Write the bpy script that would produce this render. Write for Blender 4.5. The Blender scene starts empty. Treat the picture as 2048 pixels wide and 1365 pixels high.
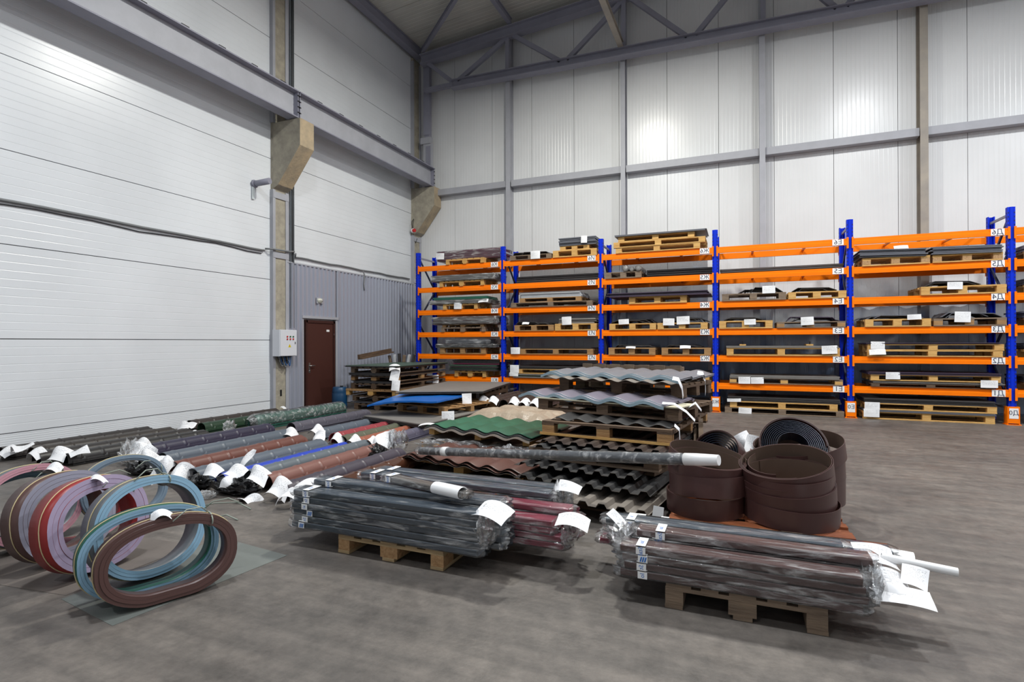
import bpy, math, random
from mathutils import Vector, Matrix, Euler, noise
random.seed(7)
SC = bpy.context.scene
COL = SC.collection
R = math.radians

# ---------------------------------------------------------------- camera
FPX = 1084.5
cam = bpy.data.cameras.new('camera')
cam.sensor_fit = 'HORIZONTAL'; cam.sensor_width = 36.0
cam.lens = FPX / 2048.0 * 36.0
cam.clip_start = 0.05; cam.clip_end = 200
camo = bpy.data.objects.new('camera', cam); COL.objects.link(camo)
YAW, PITCH, ROLL = 0.3969, 0.0033, -0.0028
_f = Vector((-math.sin(YAW)*math.cos(PITCH), math.cos(YAW)*math.cos(PITCH), math.sin(PITCH)))
_r = Vector((math.cos(YAW), math.sin(YAW), 0)); _u = _r.cross(_f)
_c, _s = math.cos(ROLL), math.sin(ROLL)
_r, _u = _c*_r + _s*_u, -_s*_r + _c*_u
camo.matrix_world = Matrix(((_r.x, _u.x, -_f.x, 0), (_r.y, _u.y, -_f.y, 0), (_r.z, _u.z, -_f.z, 1.55), (0, 0, 0, 1)))
SC.camera = camo

# ---------------------------------------------------------------- world, lamps, exposure
w = bpy.data.worlds.new('hall_air'); SC.world = w; w.use_nodes = True
w.node_tree.nodes['Background'].inputs[0].default_value = (0.75, 0.8, 0.9, 1)
w.node_tree.nodes['Background'].inputs[1].default_value = 0.02
vs = SC.view_settings
vs.view_transform = 'Standard'; vs.look = 'None'; vs.gamma = 1.0; vs.use_curve_mapping = False
vs.exposure = 0.0
LAMP_W = 720.0
def high_bay(x, y, z, col, k=1.0, size=0.55):      # ceiling-hung high bay lamps, out of frame above the picture
    l = bpy.data.lights.new('high_bay_lamp', 'AREA'); l.shape = 'DISK'; l.size = size
    l.energy = LAMP_W*k; l.color = col
    o = bpy.data.objects.new('high_bay_lamp', l); o.location = (x, y, z); COL.objects.link(o)
NEUTRAL, WARMG, COOL = (0.965, 0.985, 1.0), (1.0, 0.99, 0.91), (0.90, 0.955, 1.0)
high_bay(-2.8, 8.9, 9.3, WARMG, 0.86)
high_bay(3.7, 8.4, 9.3, NEUTRAL, 0.68)
high_bay(10.2, 8.4, 9.3, NEUTRAL, 1.0)
high_bay(-2.8, 2.4, 9.3, COOL, 0.58)
high_bay(3.7, 2.4, 9.3, NEUTRAL, 0.22)
high_bay(10.2, 2.4, 9.3, COOL, 0.5)
high_bay(-2.8, -4.0, 9.3, COOL, 0.3)
high_bay(3.7, -4.0, 9.3, NEUTRAL, 0.1)

# ---------------------------------------------------------------- helpers
def lin(c):
    return tuple(((v/255.0)/12.92 if v/255.0 <= 0.04045 else ((v/255.0+0.055)/1.055)**2.4) for v in c) + (1.0,)

class MB:
    """collects verts / faces with material slots; mesh() turns them into one mesh"""
    def __init__(s): s.v = []; s.f = []; s.sm = []; s.mi = []; s.uv = {}
    def add(s, vs_, fs, smooth=False, mi=0):
        o = len(s.v); s.v += [tuple(p) for p in vs_]
        for f in fs:
            s.f.append(tuple(i+o for i in f)); s.sm.append(smooth); s.mi.append(mi)
        return o
    def box(s, c, d, M=None, mi=0, bev=0.0):
        hx, hy, hz = d[0]/2, d[1]/2, d[2]/2
        pts = [Vector((x*hx, y*hy, z*hz)) for z in (-1, 1) for y in (-1, 1) for x in (-1, 1)]
        if M: pts = [M @ p for p in pts]
        c = Vector(c)
        s.add([p+c for p in pts], [(0, 2, 3, 1), (4, 5, 7, 6), (0, 1, 5, 4), (2, 6, 7, 3), (0, 4, 6, 2), (1, 3, 7, 5)], mi=mi)
        return s
    def prism(s, poly, fn, a, b, smooth=False, mi=0, caps=True):
        """poly: 2D points (counter-clockwise), fn(u, v, t) -> 3D point, extruded from t=a to t=b"""
        n = len(poly)
        vv = [fn(u, v, a) for u, v in poly] + [fn(u, v, b) for u, v in poly]
        ff = [(i, (i+1) % n, n+(i+1) % n, n+i) for i in range(n)]
        o = s.add(vv, ff, smooth, mi)
        if caps:
            s.f.append(tuple(o+i for i in reversed(range(n)))); s.sm.append(False); s.mi.append(mi)
            s.f.append(tuple(o+n+i for i in range(n))); s.sm.append(False); s.mi.append(mi)
        return s
    def tube(s, pts, r, n=8, closed=False, mi=0, caps=True):
        pts = [Vector(p) for p in pts]; m = len(pts); rings = []
        up = Vector((0, 0, 1)); last = None
        for i, p in enumerate(pts):
            if closed: t = pts[(i+1) % m]-pts[i-1]
            else: t = pts[min(i+1, m-1)]-pts[max(i-1, 0)]
            if t.length < 1e-9: t = Vector((0, 0, 1))
            t.normalize()
            if last is None:
                a = t.cross(up)
                if a.length < 1e-3: a = t.cross(Vector((1, 0, 0)))
            else:
                a = last - t*last.dot(t)
                if a.length < 1e-4: a = t.cross(up)
            a.normalize(); last = a; b = t.cross(a)
            rr = r[i] if isinstance(r, (list, tuple)) else r
            rings.append([p+a*math.cos(2*math.pi*k/n)*rr+b*math.sin(2*math.pi*k/n)*rr for k in range(n)])
        vv = [q for ring in rings for q in ring]; ff = []
        for i in range(m if closed else m-1):
            j = (i+1) % m
            for k in range(n):
                k2 = (k+1) % n
                ff.append((i*n+k, i*n+k2, j*n+k2, j*n+k))
        o = s.add(vv, ff, True, mi)
        if caps and not closed:
            s.f.append(tuple(o+k for k in reversed(range(n)))); s.sm.append(False); s.mi.append(mi)
            s.f.append(tuple(o+(m-1)*n+k for k in range(n))); s.sm.append(False); s.mi.append(mi)
        return s
    def cyl(s, a, b, r, n=12, mi=0): return s.tube([a, b], r, n, mi=mi)
    def grid(s, fn, nu, nv, smooth=True, mi=0, uv=False):
        vv = [fn(i/nu, j/nv) for j in range(nv+1) for i in range(nu+1)]
        ff = [(j*(nu+1)+i, j*(nu+1)+i+1, (j+1)*(nu+1)+i+1, (j+1)*(nu+1)+i) for j in range(nv) for i in range(nu)]
        f0 = len(s.f); s.add(vv, ff, smooth, mi)
        if uv:
            k = 0
            for j in range(nv):
                for i in range(nu):
                    s.uv[f0+k] = [(i/nu, j/nv), ((i+1)/nu, j/nv), ((i+1)/nu, (j+1)/nv), (i/nu, (j+1)/nv)]; k += 1
        return s
    def mesh(s, name, *mats):
        me = bpy.data.meshes.new(name); me.from_pydata(s.v, [], s.f)
        me.polygons.foreach_set('use_smooth', s.sm); me.polygons.foreach_set('material_index', s.mi)
        for m in mats: me.materials.append(m)
        if s.uv:
            ul = me.uv_layers.new(name='UVMap')
            for fi, us in s.uv.items():
                p = me.polygons[fi]
                for li, q in zip(p.loop_indices, us): ul.data[li].uv = q
        me.update(); return me
    def build(s, name, mats, parent=None, **k):
        if not isinstance(mats, (list, tuple)): mats = [mats]
        return ob(name, s.mesh(name, *mats), parent, **k)

def ob(name, me, parent=None, loc=None, rot=None, label=None):
    o = bpy.data.objects.new(name, me); COL.objects.link(o)
    if parent: o.parent = parent
    if loc: o.location = loc
    if rot: o.rotation_euler = rot
    if label: o['label'] = label
    return o
def tag(o, label, cat, group=None, kind=None):
    o['label'] = label; o['category'] = cat
    if group: o['group'] = group
    if kind: o['kind'] = kind
    return o
def thing(name, label, cat, loc=(0, 0, 0), rot=(0, 0, 0), group=None):
    o = ob(name, None, None, loc, rot); o.empty_display_size = 0.1
    return tag(o, label, cat, group)
def struct(o, label=None):
    o['kind'] = 'structure'
    if label: o['label'] = label
    return o
def solid(fn, nu, nv, th, mb=None, mi=0, uv=False):
    """a thin sheet with real thickness: fn(u,v)->(point, normal)"""
    mb = mb or MB()
    def top(u, v): p, n = fn(u, v); return Vector(p)+Vector(n)*th/2
    def bot(u, v): p, n = fn(u, v); return Vector(p)-Vector(n)*th/2
    mb.grid(top, nu, nv, mi=mi, uv=uv)
    mb.grid(lambda u, v: bot(1-u, v), nu, nv, mi=mi, uv=uv)
    def edge(f):
        pts = f; vv = []
        for p, n in pts: vv += [Vector(p)+Vector(n)*th/2, Vector(p)-Vector(n)*th/2]
        mb.add(vv, [(2*i, 2*i+1, 2*i+3, 2*i+2) for i in range(len(pts)-1)], False, mi)
    edge([fn(i/nu, 0) for i in range(nu+1)]); edge([fn(1, j/nv) for j in range(nv+1)])
    edge([fn(1-i/nu, 1) for i in range(nu+1)]); edge([fn(0, 1-j/nv) for j in range(nv+1)])
    return mb

# ---------------------------------------------------------------- materials
MATS = {}
def mat(name, col, rough=0.5, metal=0.0, var=0.0, vscale=4.0, bump=0.0, bscale=30.0, stretch=(1, 1, 1), col2=None, coat=0.0, spec=None, alpha=None, wear=None):
    if name in MATS: return MATS[name]
    m = bpy.data.materials.new(name); m.use_nodes = True; MATS[name] = m
    nt = m.node_tree; b = nt.nodes['Principled BSDF']
    c = lin(col); b.inputs['Base Color'].default_value = c
    b.inputs['Roughness'].default_value = rough; b.inputs['Metallic'].default_value = metal
    if coat: b.inputs['Coat Weight'].default_value = coat; b.inputs['Coat Roughness'].default_value = 0.15
    if spec is not None: b.inputs['Specular IOR Level'].default_value = spec
    if alpha is not None: b.inputs['Alpha'].default_value = alpha
    if var or bump or col2:
        tc = nt.nodes.new('ShaderNodeTexCoord'); mp = nt.nodes.new('ShaderNodeMapping')
        mp.inputs['Scale'].default_value = stretch
        nt.links.new(tc.outputs['Object'], mp.inputs['Vector'])
        oi = nt.nodes.new('ShaderNodeObjectInfo')
        ad = nt.nodes.new('ShaderNodeVectorMath'); ad.operation = 'ADD'
        mu = nt.nodes.new('ShaderNodeMath'); mu.operation = 'MULTIPLY'; mu.inputs[1].default_value = 37.0
        nt.links.new(oi.outputs['Random'], mu.inputs[0]); nt.links.new(mp.outputs[0], ad.inputs[0]); nt.links.new(mu.outputs[0], ad.inputs[1])
        if var or col2:
            n = nt.nodes.new('ShaderNodeTexNoise'); n.inputs['Scale'].default_value = vscale
            n.inputs['Detail'].default_value = 6; n.inputs['Roughness'].default_value = 0.6
            nt.links.new(ad.outputs[0], n.inputs['Vector'])
            rp = nt.nodes.new('ShaderNodeValToRGB'); rp.color_ramp.elements[0].position = 0.3; rp.color_ramp.elements[1].position = 0.7
            if col2: c0, c1 = lin(col2), c
            else:
                c0 = tuple(v*(1-var) for v in c[:3])+(1,); c1 = tuple(min(1, v*(1+var)) for v in c[:3])+(1,)
            rp.color_ramp.elements[0].color = c0; rp.color_ramp.elements[1].color = c1
            nt.links.new(n.outputs['Fac'], rp.inputs[0]); nt.links.new(rp.outputs[0], b.inputs['Base Color'])
        if bump:
            n2 = nt.nodes.new('ShaderNodeTexNoise'); n2.inputs['Scale'].default_value = bscale; n2.inputs['Detail'].default_value = 4
            nt.links.new(ad.outputs[0], n2.inputs['Vector'])
            bp = nt.nodes.new('ShaderNodeBump'); bp.inputs['Strength'].default_value = bump; bp.inputs['Distance'].default_value = 0.02
            nt.links.new(n2.outputs['Fac'], bp.inputs['Height']); nt.links.new(bp.outputs[0], b.inputs['Normal'])
    return m

def floor_material():
    m = bpy.data.materials.new('concrete_floor'); m.use_nodes = True; nt = m.node_tree; b = nt.nodes['Principled BSDF']
    L = nt.links.new; N = nt.nodes.new
    tc = N('ShaderNodeTexCoord')
    def nz(scale, detail, stretch=(1, 1, 1), rough=0.6, rz=0.0):
        mp = N('ShaderNodeMapping'); mp.inputs['Scale'].default_value = stretch; mp.inputs['Rotation'].default_value = (0, 0, rz)
        L(tc.outputs['Object'], mp.inputs['Vector'])
        n = N('ShaderNodeTexNoise'); n.inputs['Scale'].default_value = scale; n.inputs['Detail'].default_value = detail; n.inputs['Roughness'].default_value = rough
        L(mp.outputs[0], n.inputs['Vector']); return n.outputs['Fac']
    def ramp(fac, p0, c0, p1, c1):
        r = N('ShaderNodeValToRGB'); e = r.color_ramp.elements; e[0].position = p0; e[1].position = p1; e[0].color = c0; e[1].color = c1
        L(fac, r.inputs[0]); return r.outputs[0]
    def mixc(kind, fac, a, c):
        x = N('ShaderNodeMix'); x.data_type = 'RGBA'; x.blend_type = kind
        if isinstance(fac, float): x.inputs[0].default_value = fac
        else: L(fac, x.inputs[0])
        L(a, x.inputs[6]); L(c, x.inputs[7]); return x.outputs[2]
    base = ramp(nz(0.55, 8, rough=0.65), 0.32, lin((86, 81, 78)), 0.68, lin((118, 111, 105)))
    fine = ramp(nz(9, 8, rough=0.7), 0.28, (0.62, 0.62, 0.62, 1), 0.72, (1.22, 1.21, 1.19, 1))
    c = mixc('MULTIPLY', 1.0, base, fine)
    streak = ramp(nz(1.3, 5, (0.35, 5.5, 1), rz=R(8)), 0.40, (0.74, 0.74, 0.74, 1), 0.66, (1.12, 1.11, 1.09, 1))
    c = mixc('MULTIPLY', 0.8, c, streak)
    stain = ramp(nz(1.9, 7, rough=0.7), 0.52, (1, 1, 1, 1), 0.68, (0.58, 0.57, 0.57, 1))
    c = mixc('MULTIPLY', 0.75, c, stain)
    L(c, b.inputs['Base Color'])
    rr = ramp(nz(3, 5), 0.3, (0.45, 0.45, 0.45, 1), 0.7, (0.7, 0.7, 0.7, 1)); L(rr, b.inputs['Roughness'])
    bp = N('ShaderNodeBump'); bp.inputs['Strength'].default_value = 0.25; bp.inputs['Distance'].default_value = 0.01
    L(nz(40, 5), bp.inputs['Height']); L(bp.outputs[0], b.inputs['Normal'])
    return m

def wall_material(name, col, dirt):
    """painted sandwich panel: glossy, faint dirt with its own shape"""
    m = bpy.data.materials.new(name); m.use_nodes = True; nt = m.node_tree; b = nt.nodes['Principled BSDF']
    L = nt.links.new; N = nt.nodes.new
    tc = N('ShaderNodeTexCoord'); n = N('ShaderNodeTexNoise'); n.inputs['Scale'].default_value = 0.8; n.inputs['Detail'].default_value = 8
    L(tc.outputs['Object'], n.inputs['Vector'])
    r = N('ShaderNodeValToRGB'); e = r.color_ramp.elements; e[0].position = 0.35; e[1].position = 0.65
    e[0].color = lin(tuple(v-dirt for v in col)); e[1].color = lin(col)
    L(n.outputs['Fac'], r.inputs[0]); L(r.outputs[0], b.inputs['Base Color'])
    b.inputs['Roughness'].default_value = 0.27; b.inputs['Specular IOR Level'].default_value = 0.45
    n2 = N('ShaderNodeTexNoise'); n2.inputs['Scale'].default_value = 60; L(tc.outputs['Object'], n2.inputs['Vector'])
    bp = N('ShaderNodeBump'); bp.inputs['Strength'].default_value = 0.05; bp.inputs['Distance'].default_value = 0.005
    L(n2.outputs['Fac'], bp.inputs['Height']); L(bp.outputs[0], b.inputs['Normal'])
    return m

def wood(name, c1, c2):
    return mat(name, c1, 0.75, 0, col2=c2, vscale=3.0, bump=0.35, bscale=14, stretch=(1.2, 1.2, 9))
M_FLOOR = floor_material()
M_WALL_L = wall_material('left_panel_paint', (224, 227, 231), 8)
M_WALL_B = wall_material('back_panel_paint', (224, 225, 226), 6)
M_CEIL = wall_material('ceiling_panel_paint', (205, 203, 196), 12)
M_JOINT = mat('joint_gap', (60, 62, 62), 0.8)
M_STEEL = mat('grey_painted_steel', (166, 167, 174), 0.5, 0.0, var=0.08, vscale=2.5)
M_STEELD = mat('dark_grey_painted_steel', (138, 138, 152), 0.5, 0.0, var=0.08, vscale=2.5)
M_RUSTY = mat('dusty_beige_steel', (168, 158, 144), 0.6, 0.0, col2=(140, 134, 128), vscale=2.0)
M_CONC = mat('cast_concrete', (176, 168, 150), 0.85, 0, col2=(140, 134, 122), vscale=5, bump=0.4, bscale=25)
M_CONCW = mat('tan_concrete', (184, 164, 134), 0.85, 0, col2=(150, 138, 118), vscale=4, bump=0.4, bscale=25)
M_GALV = mat('galvanised_steel', (165, 172, 178), 0.35, 0.7, var=0.1, vscale=12)
M_CORR = mat('corrugated_grey_paint', (172, 175, 188), 0.28, 0.35)
M_DOOR = mat('brown_door_paint', (70, 40, 34), 0.42, 0, bump=0.15, bscale=90)
M_DOORF = mat('brown_frame_paint', (60, 34, 30), 0.45)
M_CHROME = mat('brushed_metal', (190, 190, 190), 0.25, 0.9)
M_BLACK = mat('black_rubber', (18, 18, 19), 0.6)
M_CABLE = mat('grey_cable', (120, 122, 124), 0.6)
M_CABLED = mat('dark_cable', (40, 42, 46), 0.6)
M_BOXW = mat('white_enclosure', (214, 216, 222), 0.4)
M_WHITE = mat('white_plate', (236, 236, 236), 0.5)
M_YEL = mat('warning_yellow', (225, 200, 30), 0.5)
M_RED = mat('signal_red', (190, 30, 28), 0.35)
M_GREENB = mat('button_green', (30, 90, 50), 0.4)
M_TEXT = mat('dark_blue_print', (36, 38, 70), 0.6)
M_TEXTB = mat('blue_print', (40, 110, 190), 0.6)
M_ORANGE = mat('orange_rack_paint', (250, 122, 0), 0.45, 0, var=0.05, vscale=3, spec=0.2)
M_BLUE = mat('blue_rack_paint', (2, 44, 196), 0.45, 0, var=0.05, vscale=3, spec=0.2)
M_BLUED = mat('slot_dark', (8, 20, 74), 0.7)
M_W_NEW = wood('pale_pine', (214, 172, 104), (184, 138, 76))
M_W_PALE = wood('greyed_pine', (188, 162, 122), (150, 126, 92))
M_W_MID = wood('aged_pine', (172, 134, 88), (138, 102, 64))
M_W_OLD = wood('weathered_wood', (138, 118, 98), (100, 84, 70))
M_W_DARK = wood('dark_worn_wood', (104, 82, 62), (72, 56, 44))
M_W_CHIP = mat('chipboard_block', (186, 150, 108), 0.85, 0, col2=(150, 112, 74), vscale=40, bump=0.4, bscale=60)
M_W_RED = wood('orange_brown_pallet', (158, 90, 50), (116, 60, 34))

# ---------------------------------------------------------------- the hall
XL, YB, XR, YF = -9.48, 14.9, 16.0, -9.0
EAVE = 10.75; SLOPE = 0.077
def roof_z(x): return EAVE + SLOPE*(x-XL)

# floor: one cast slab
fb = MB(); fb.box(((XL+XR)/2, (YB+YF)/2, -0.1), (XR-XL+0.6, YB-YF+0.6, 0.2))
struct(fb.build('floor', M_FLOOR), 'dusty grey-brown concrete floor with dark stains')

# left wall: horizontal ribbed sandwich panels
wl = ob('wall_left', None); struct(wl, 'white wall of long horizontal ribbed panels')
def left_panel(y0, y1, z0, z1):
    prof = [(z0+0.006, -0.06), (z0+0.006, 0.0)]
    n = 11; step = (z1-z0)/n
    for i in range(1, n):
        z = z0+i*step
        prof += [(z-0.007, 0.0), (z-0.002, -0.0016), (z+0.002, -0.0016), (z+0.007, 0.0)]
    prof += [(z1-0.006, 0.0), (z1-0.006, -0.06)]
    mb = MB(); mb.prism(prof, lambda u, v, t: (XL+v, t, u), y1, y0)
    return mb
zj = [-0.05] + [0.296+1.329*k for k in range(9)]
for (ya, yb) in ((YF, 2.9), (2.91, 8.98), (9.0, YB)):
    for a, b_ in zip(zj, zj[1:]):
        b2 = min(b_, EAVE)
        if b2-a < 0.1: continue
        left_panel(ya, yb, a, b2).build('panel', M_WALL_L, wl)
MB().box((XL-0.08, (YB+YF)/2, EAVE/2), (0.06, YB-YF, EAVE+0.1)).build('joint_backing', M_JOINT, wl)

# back wall: vertical ribbed sandwich panels
wb = ob('wall_back', None); struct(wb, 'white wall of tall vertical ribbed panels')
x = -8.16-1.282
while x < XR:
    x1 = x+1.282; n = 14; step = 1.282/n; xa = max(x, XL)
    prof = [(xa+0.005, 0.06), (xa+0.005, 0.0)]
    for i in range(1, n):
        q = x+i*step
        if q-0.015 < xa: continue
        prof += [(q-0.012, 0.0), (q-0.005, 0.0022), (q+0.005, 0.0022), (q+0.012, 0.0)]
    prof += [(x1-0.005, 0.0), (x1-0.005, 0.06)]
    MB().prism(list(reversed(prof)), lambda u, v, t: (u, YB+v, t), -0.05, roof_z(min(x1, XR))).build('panel', M_WALL_B, wb)
    x = x1
MB().box(((XL+XR)/2, YB+0.09, 6.2), (XR-XL, 0.06, 12.6)).build('joint_backing', M_JOINT, wb)

# the two walls behind and beside the camera, plain
struct(MB().box((XR+0.05, (YB+YF)/2, 6.3), (0.1, YB-YF, 12.8)).build('wall_right', M_WALL_L), 'plain white wall on the right')
struct(MB().box(((XL+XR)/2, YF-0.05, 6.3), (XR-XL, 0.1, 12.8)).build('wall_front', M_WALL_L), 'plain white wall behind')

# ceiling: sloping roof panels with seams running down the slope
ce = ob('ceiling', None); struct(ce, 'dim grey-beige sloping roof panels')
y = YB
while y > YF:
    y0 = y-1.15
    prof = [(y-0.006, 0.1), (y0+0.006, 0.1), (y0+0.006, 0)]
    for i in range(1, 8):
        q = y0+1.15*i/8; prof += [(q-0.02, 0), (q-0.01, 0.006), (q+0.01, 0.006), (q+0.02, 0)]
    prof += [(y-0.006, 0)]
    MB().prism(prof, lambda u, v, t: (t, u, roof_z(t)+v), XR, XL).build('panel', M_CEIL, ce)
    y = y0
# ---------------------------------------------------------------- structural steel and concrete on the walls
def column(y0, label, corbel_label_dark):
    """concrete column 0.40 wide with a corbel, steel corner angles left and right"""
    t = thing('concrete_column', label, 'column', (XL, y0, 0), group='concrete columns with corbels')
    MB().box((0.04, 0.2, 5.25), (0.08, 0.40, 10.5)).build('shaft', M_CONC, t)
    mb = MB()
    prof = [(0.08, 4.95), (0.22, 5.02), (0.84, 5.80), (0.84, 6.38), (0.08, 6.38)]
    mb.prism(prof, lambda u, v, tt: (u, tt, v), 0.405, -0.005)
    mb.mi = [0]*len(mb.mi)
    for i in (1, 2): mb.mi[i] = 1  # sloping underside and front face in the tan concrete tone
    mb.build('corbel', [M_CONC, M_CONCW], t)
    for (ya, w_) in ((-0.03, 0.07), (0.33, 0.09)):
        for z0, z1 in ((0, 4.93), (6.4, 10.4)):
            a = MB(); a.box((0.045, ya+w_/2, (z0+z1)/2), (0.09, w_-0.01, z1-z0)); a.box((0.094, ya+w_/2, (z0+z1)/2), (0.008, w_, z1-z0))
            a.build('corner_angle', M_STEEL, t)
    a = MB(); a.box((0.095, 0.2, 4.82), (0.02, 0.44, 0.14)); a.build('batten_plate', M_STEEL, t)
    a = MB(); a.box((0.095, 0.2, 3.50), (0.02, 0.44, 0.13)); a.build('batten_plate', M_STEEL, t)
    return t
c1 = column(8.93, 'concrete column with corbel beside the white control box', 0)
MB().box((0.082, 0.2, 0.45), (0.008, 0.05, 0.14)).build('access_hole', M_BLACK, c1)
c2 = column(14.46, 'concrete column with corbel in the far corner behind the racks', 0)

def crane_beam(y0, y1, label):
    t = thing('crane_beam', label, 'beam', (-8.86, y0, 6.40), group='crane runway beams')
    L_ = y1-y0
    MB().box((0, L_/2, 0.57), (0.32, L_, 0.025)).build('top_flange', M_STEELD, t)
    MB().box((0, L_/2, 0.015), (0.28, L_, 0.025)).build('bottom_flange', M_STEELD, t)
    MB().box((0, L_/2, 0.293), (0.016, L_, 0.53)).build('web', M_STEEL, t)
    for y in (0.012, L_-0.012):
        p = MB().box((0.07, y, 0.293), (0.13, 0.02, 0.53)).build('end_plate', M_STEELD, t)
        b = MB()
        for z in (0.12, 0.24, 0.36, 0.48): b.cyl((0.137, y-0.02, z), (0.137, y+0.02, z), 0.012, 6)
        b.build('bolt', M_BLACK, p)
    c = MB(); k = 0.6
    while k < L_-0.3:
        c.box((0.12, k, 0.592), (0.07, 0.14, 0.02)); k += 0.72
    c.build('rail_clip', M_BLACK, t)
    MB().box((-0.01, L_/2, 0.62), (0.06, L_, 0.06)).build('crane_rail', M_STEELD, t)
    return t
crane_beam(2.9, 8.98, 'grey crane runway beam running into the upper left corner of the picture')
crane_beam(9.01, 14.62, 'grey crane runway beam between the two concrete corbels')

# bracket stack at the end of the far beam
t = thing('beam_stop', 'grey steel end stop standing on the far end of the crane beam', 'bracket', (-8.95, 14.62, 6.97))
MB().box((0, 0, 0.40), (0.30, 0.10, 0.80)).build('post', M_STEEL, t)
MB().box((-0.06, 0, 0.90), (0.34, 0.16, 0.20)).build('cap_plate', M_STEEL, t)
MB().box((0.03, -0.055, 0.42), (0.16, 0.02, 0.6)).build('stiffener', M_STEELD, t)
# pipe column rising from the corner
t = thing('corner_post', 'dark grey steel post rising in the far upper corner', 'post', (-8.98, 14.66, 7.9))
MB().box((0, 0, 1.2), (0.16, 0.16, 2.4)).build('shaft', M_STEELD, t)
MB().box((0, -0.09, 1.25), (0.22, 0.02, 2.2)).build('face_plate', M_STEELD, t)

# eave beam and roof struts
def bar(name, a, b, wd, hd, m, label, cat, group=None):
    a = Vector(a); b = Vector(b); d = b-a; L_ = d.length
    q = d.to_track_quat('X', 'Z').to_matrix()
    t = thing(name, label, cat, a, group=group)
    mb = MB(); mb.box(q @ Vector((L_/2, 0, hd/2-0.01)), (L_, wd, 0.02), q); mb.box(q @ Vector((L_/2, 0, -hd/2+0.01)), (L_, wd, 0.02), q)
    mb.build('flange', m, t)
    MB().box(q @ Vector((L_/2, 0, 0)), (L_, wd*0.5, hd-0.04), q).build('web', m, t)
    return t
bar('eave_beam', (-9.25, YF+0.05, 10.62), (-9.25, 14.6, 10.62), 0.22, 0.28, M_STEELD, 'grey eave beam along the top of the left wall', 'beam')
bar('roof_strut', (-6.05, YF+0.05, 10.80), (-6.05, 14.38, 10.80), 0.12, 0.18, M_STEELD, 'roof strut meeting the truss top chord near the far corner', 'beam', 'roof struts')
bar('roof_strut', (-2.85, YF+0.05, 9.42), (-2.85, 14.3, 9.42), 0.14, 0.16, M_RUSTY, 'beige strut running overhead to the truss bottom chord', 'beam', 'roof struts')
bar('roof_brace', (-8.95, 14.3, 10.55), (-4.2, 10.56, 10.96), 0.10, 0.14, M_STEELD, 'diagonal roof brace starting in the far upper corner', 'brace')

# roof truss against the back wall
YT = 14.42
t = thing('roof_truss', 'grey steel roof truss spanning along the top of the back wall', 'truss', (-9.0, YT, 9.2))
def mem(nm, a, b, wd, hd, m=M_STEELD):
    a = Vector((a[0]+9.0, 0, a[1]-9.2)); b = Vector((b[0]+9.0, 0, b[1]-9.2)); d = b-a; L_ = d.length
    ang = math.atan2(d.z, d.x); q = Matrix.Rotation(-ang, 3, 'Y')
    mb = MB(); mb.box((a+b)/2, (L_, wd, hd), q); mb.build(nm, m, t)
def chord(nm, a, b, hd):
    a = Vector((a[0]+9.0, 0, a[1]-9.2)); b = Vector((b[0]+9.0, 0, b[1]-9.2)); d = b-a; L_ = d.length
    ang = math.atan2(d.z, d.x); q = Matrix.Rotation(-ang, 3, 'Y'); c = (a+b)/2
    mb = MB(); mb.box(c+q @ Vector((0, -0.02, hd/2-0.012)), (L_, 0.26, 0.024), q)
    mb.box(c+q @ Vector((0, -0.02, -hd/2+0.012)), (L_, 0.26, 0.024), q); mb.box(c, (L_, 0.10, hd-0.04), q)
    mb.build(nm, M_STEELD, t)
def tcz(x): return 10.30+SLOPE*(x+9.0)
def bcz(x): return 9.345-0.021*(x+7.96)
chord('top_chord', (-9.05, tcz(-9.05)), (XR-0.2, tcz(XR-0.2)), 0.30)
chord('bottom_chord', (-7.98, bcz(-7.98)), (XR-0.2, bcz(XR-0.2)), 0.24)
mem('tie', (-8.95, 9.36), (-7.95, 9.36), 0.12, 0.13)
nodes = [(-8.92, 1), (-7.86, 0), (-6.06, 1), (-4.45, 0), (-2.72, 1), (-1.08, 0), (0.58, 1), (2.2, 0), (3.9, 1), (5.6, 0), (7.3, 1), (9.0, 0), (10.7, 1)]
for (xa, ua), (xb, ub) in zip(nodes, nodes[1:]):
    sa = 0.08 if not ua else 0.1
    pa = (xa+sa, tcz(xa)-0.12 if ua else bcz(xa)+0.10); pb = (xb-sa, tcz(xb)-0.12 if ub else bcz(xb)+0.10)
    mem('diagonal', pa, pb, 0.10, 0.12)
for xv in (-6.16, -2.80, 0.56, 3.85, 7.2):
    mem('vertical', (xv, bcz(xv)), (xv, tcz(xv)), 0.09, 0.11)

# wall posts and girts on the back wall
posts = [(-6.24, M_STEEL, 0.13, 'first'), (-2.87, M_STEEL, 0.12, 'second'), (0.54, M_STEEL, 0.13, 'third'), (3.80, M_RUSTY, 0.15, 'fourth')]
for px_, m, wd, nm in posts:
    t = thing('wall_post', ('beige rust-dusted' if m is M_RUSTY else 'grey')+' steel post on the back wall, '+nm+' from the corner', 'post', (px_, YB-0.22, 0), group='steel posts on the back wall')
    h = roof_z(px_)-0.15
    MB().box((0, -0.07, h/2), (wd, 0.015, h)).build('front_flange', m, t)
    MB().box((0, 0.20, h/2), (wd, 0.015, h)).build('rear_flange', m, t)
    MB().box((0, 0.065, h/2), (0.05, 0.26, h)).build('web', m, t)
gx = [-8.9, -6.24, -2.87, 0.54, 3.80, 7.1, 10.4]
gl = ['leftmost, reaching the corner corbel', 'between the first and second posts', 'between the second and third posts', 'between the third and fourth posts', 'right of the fourth post', 'far right, out past the last rack']
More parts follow.
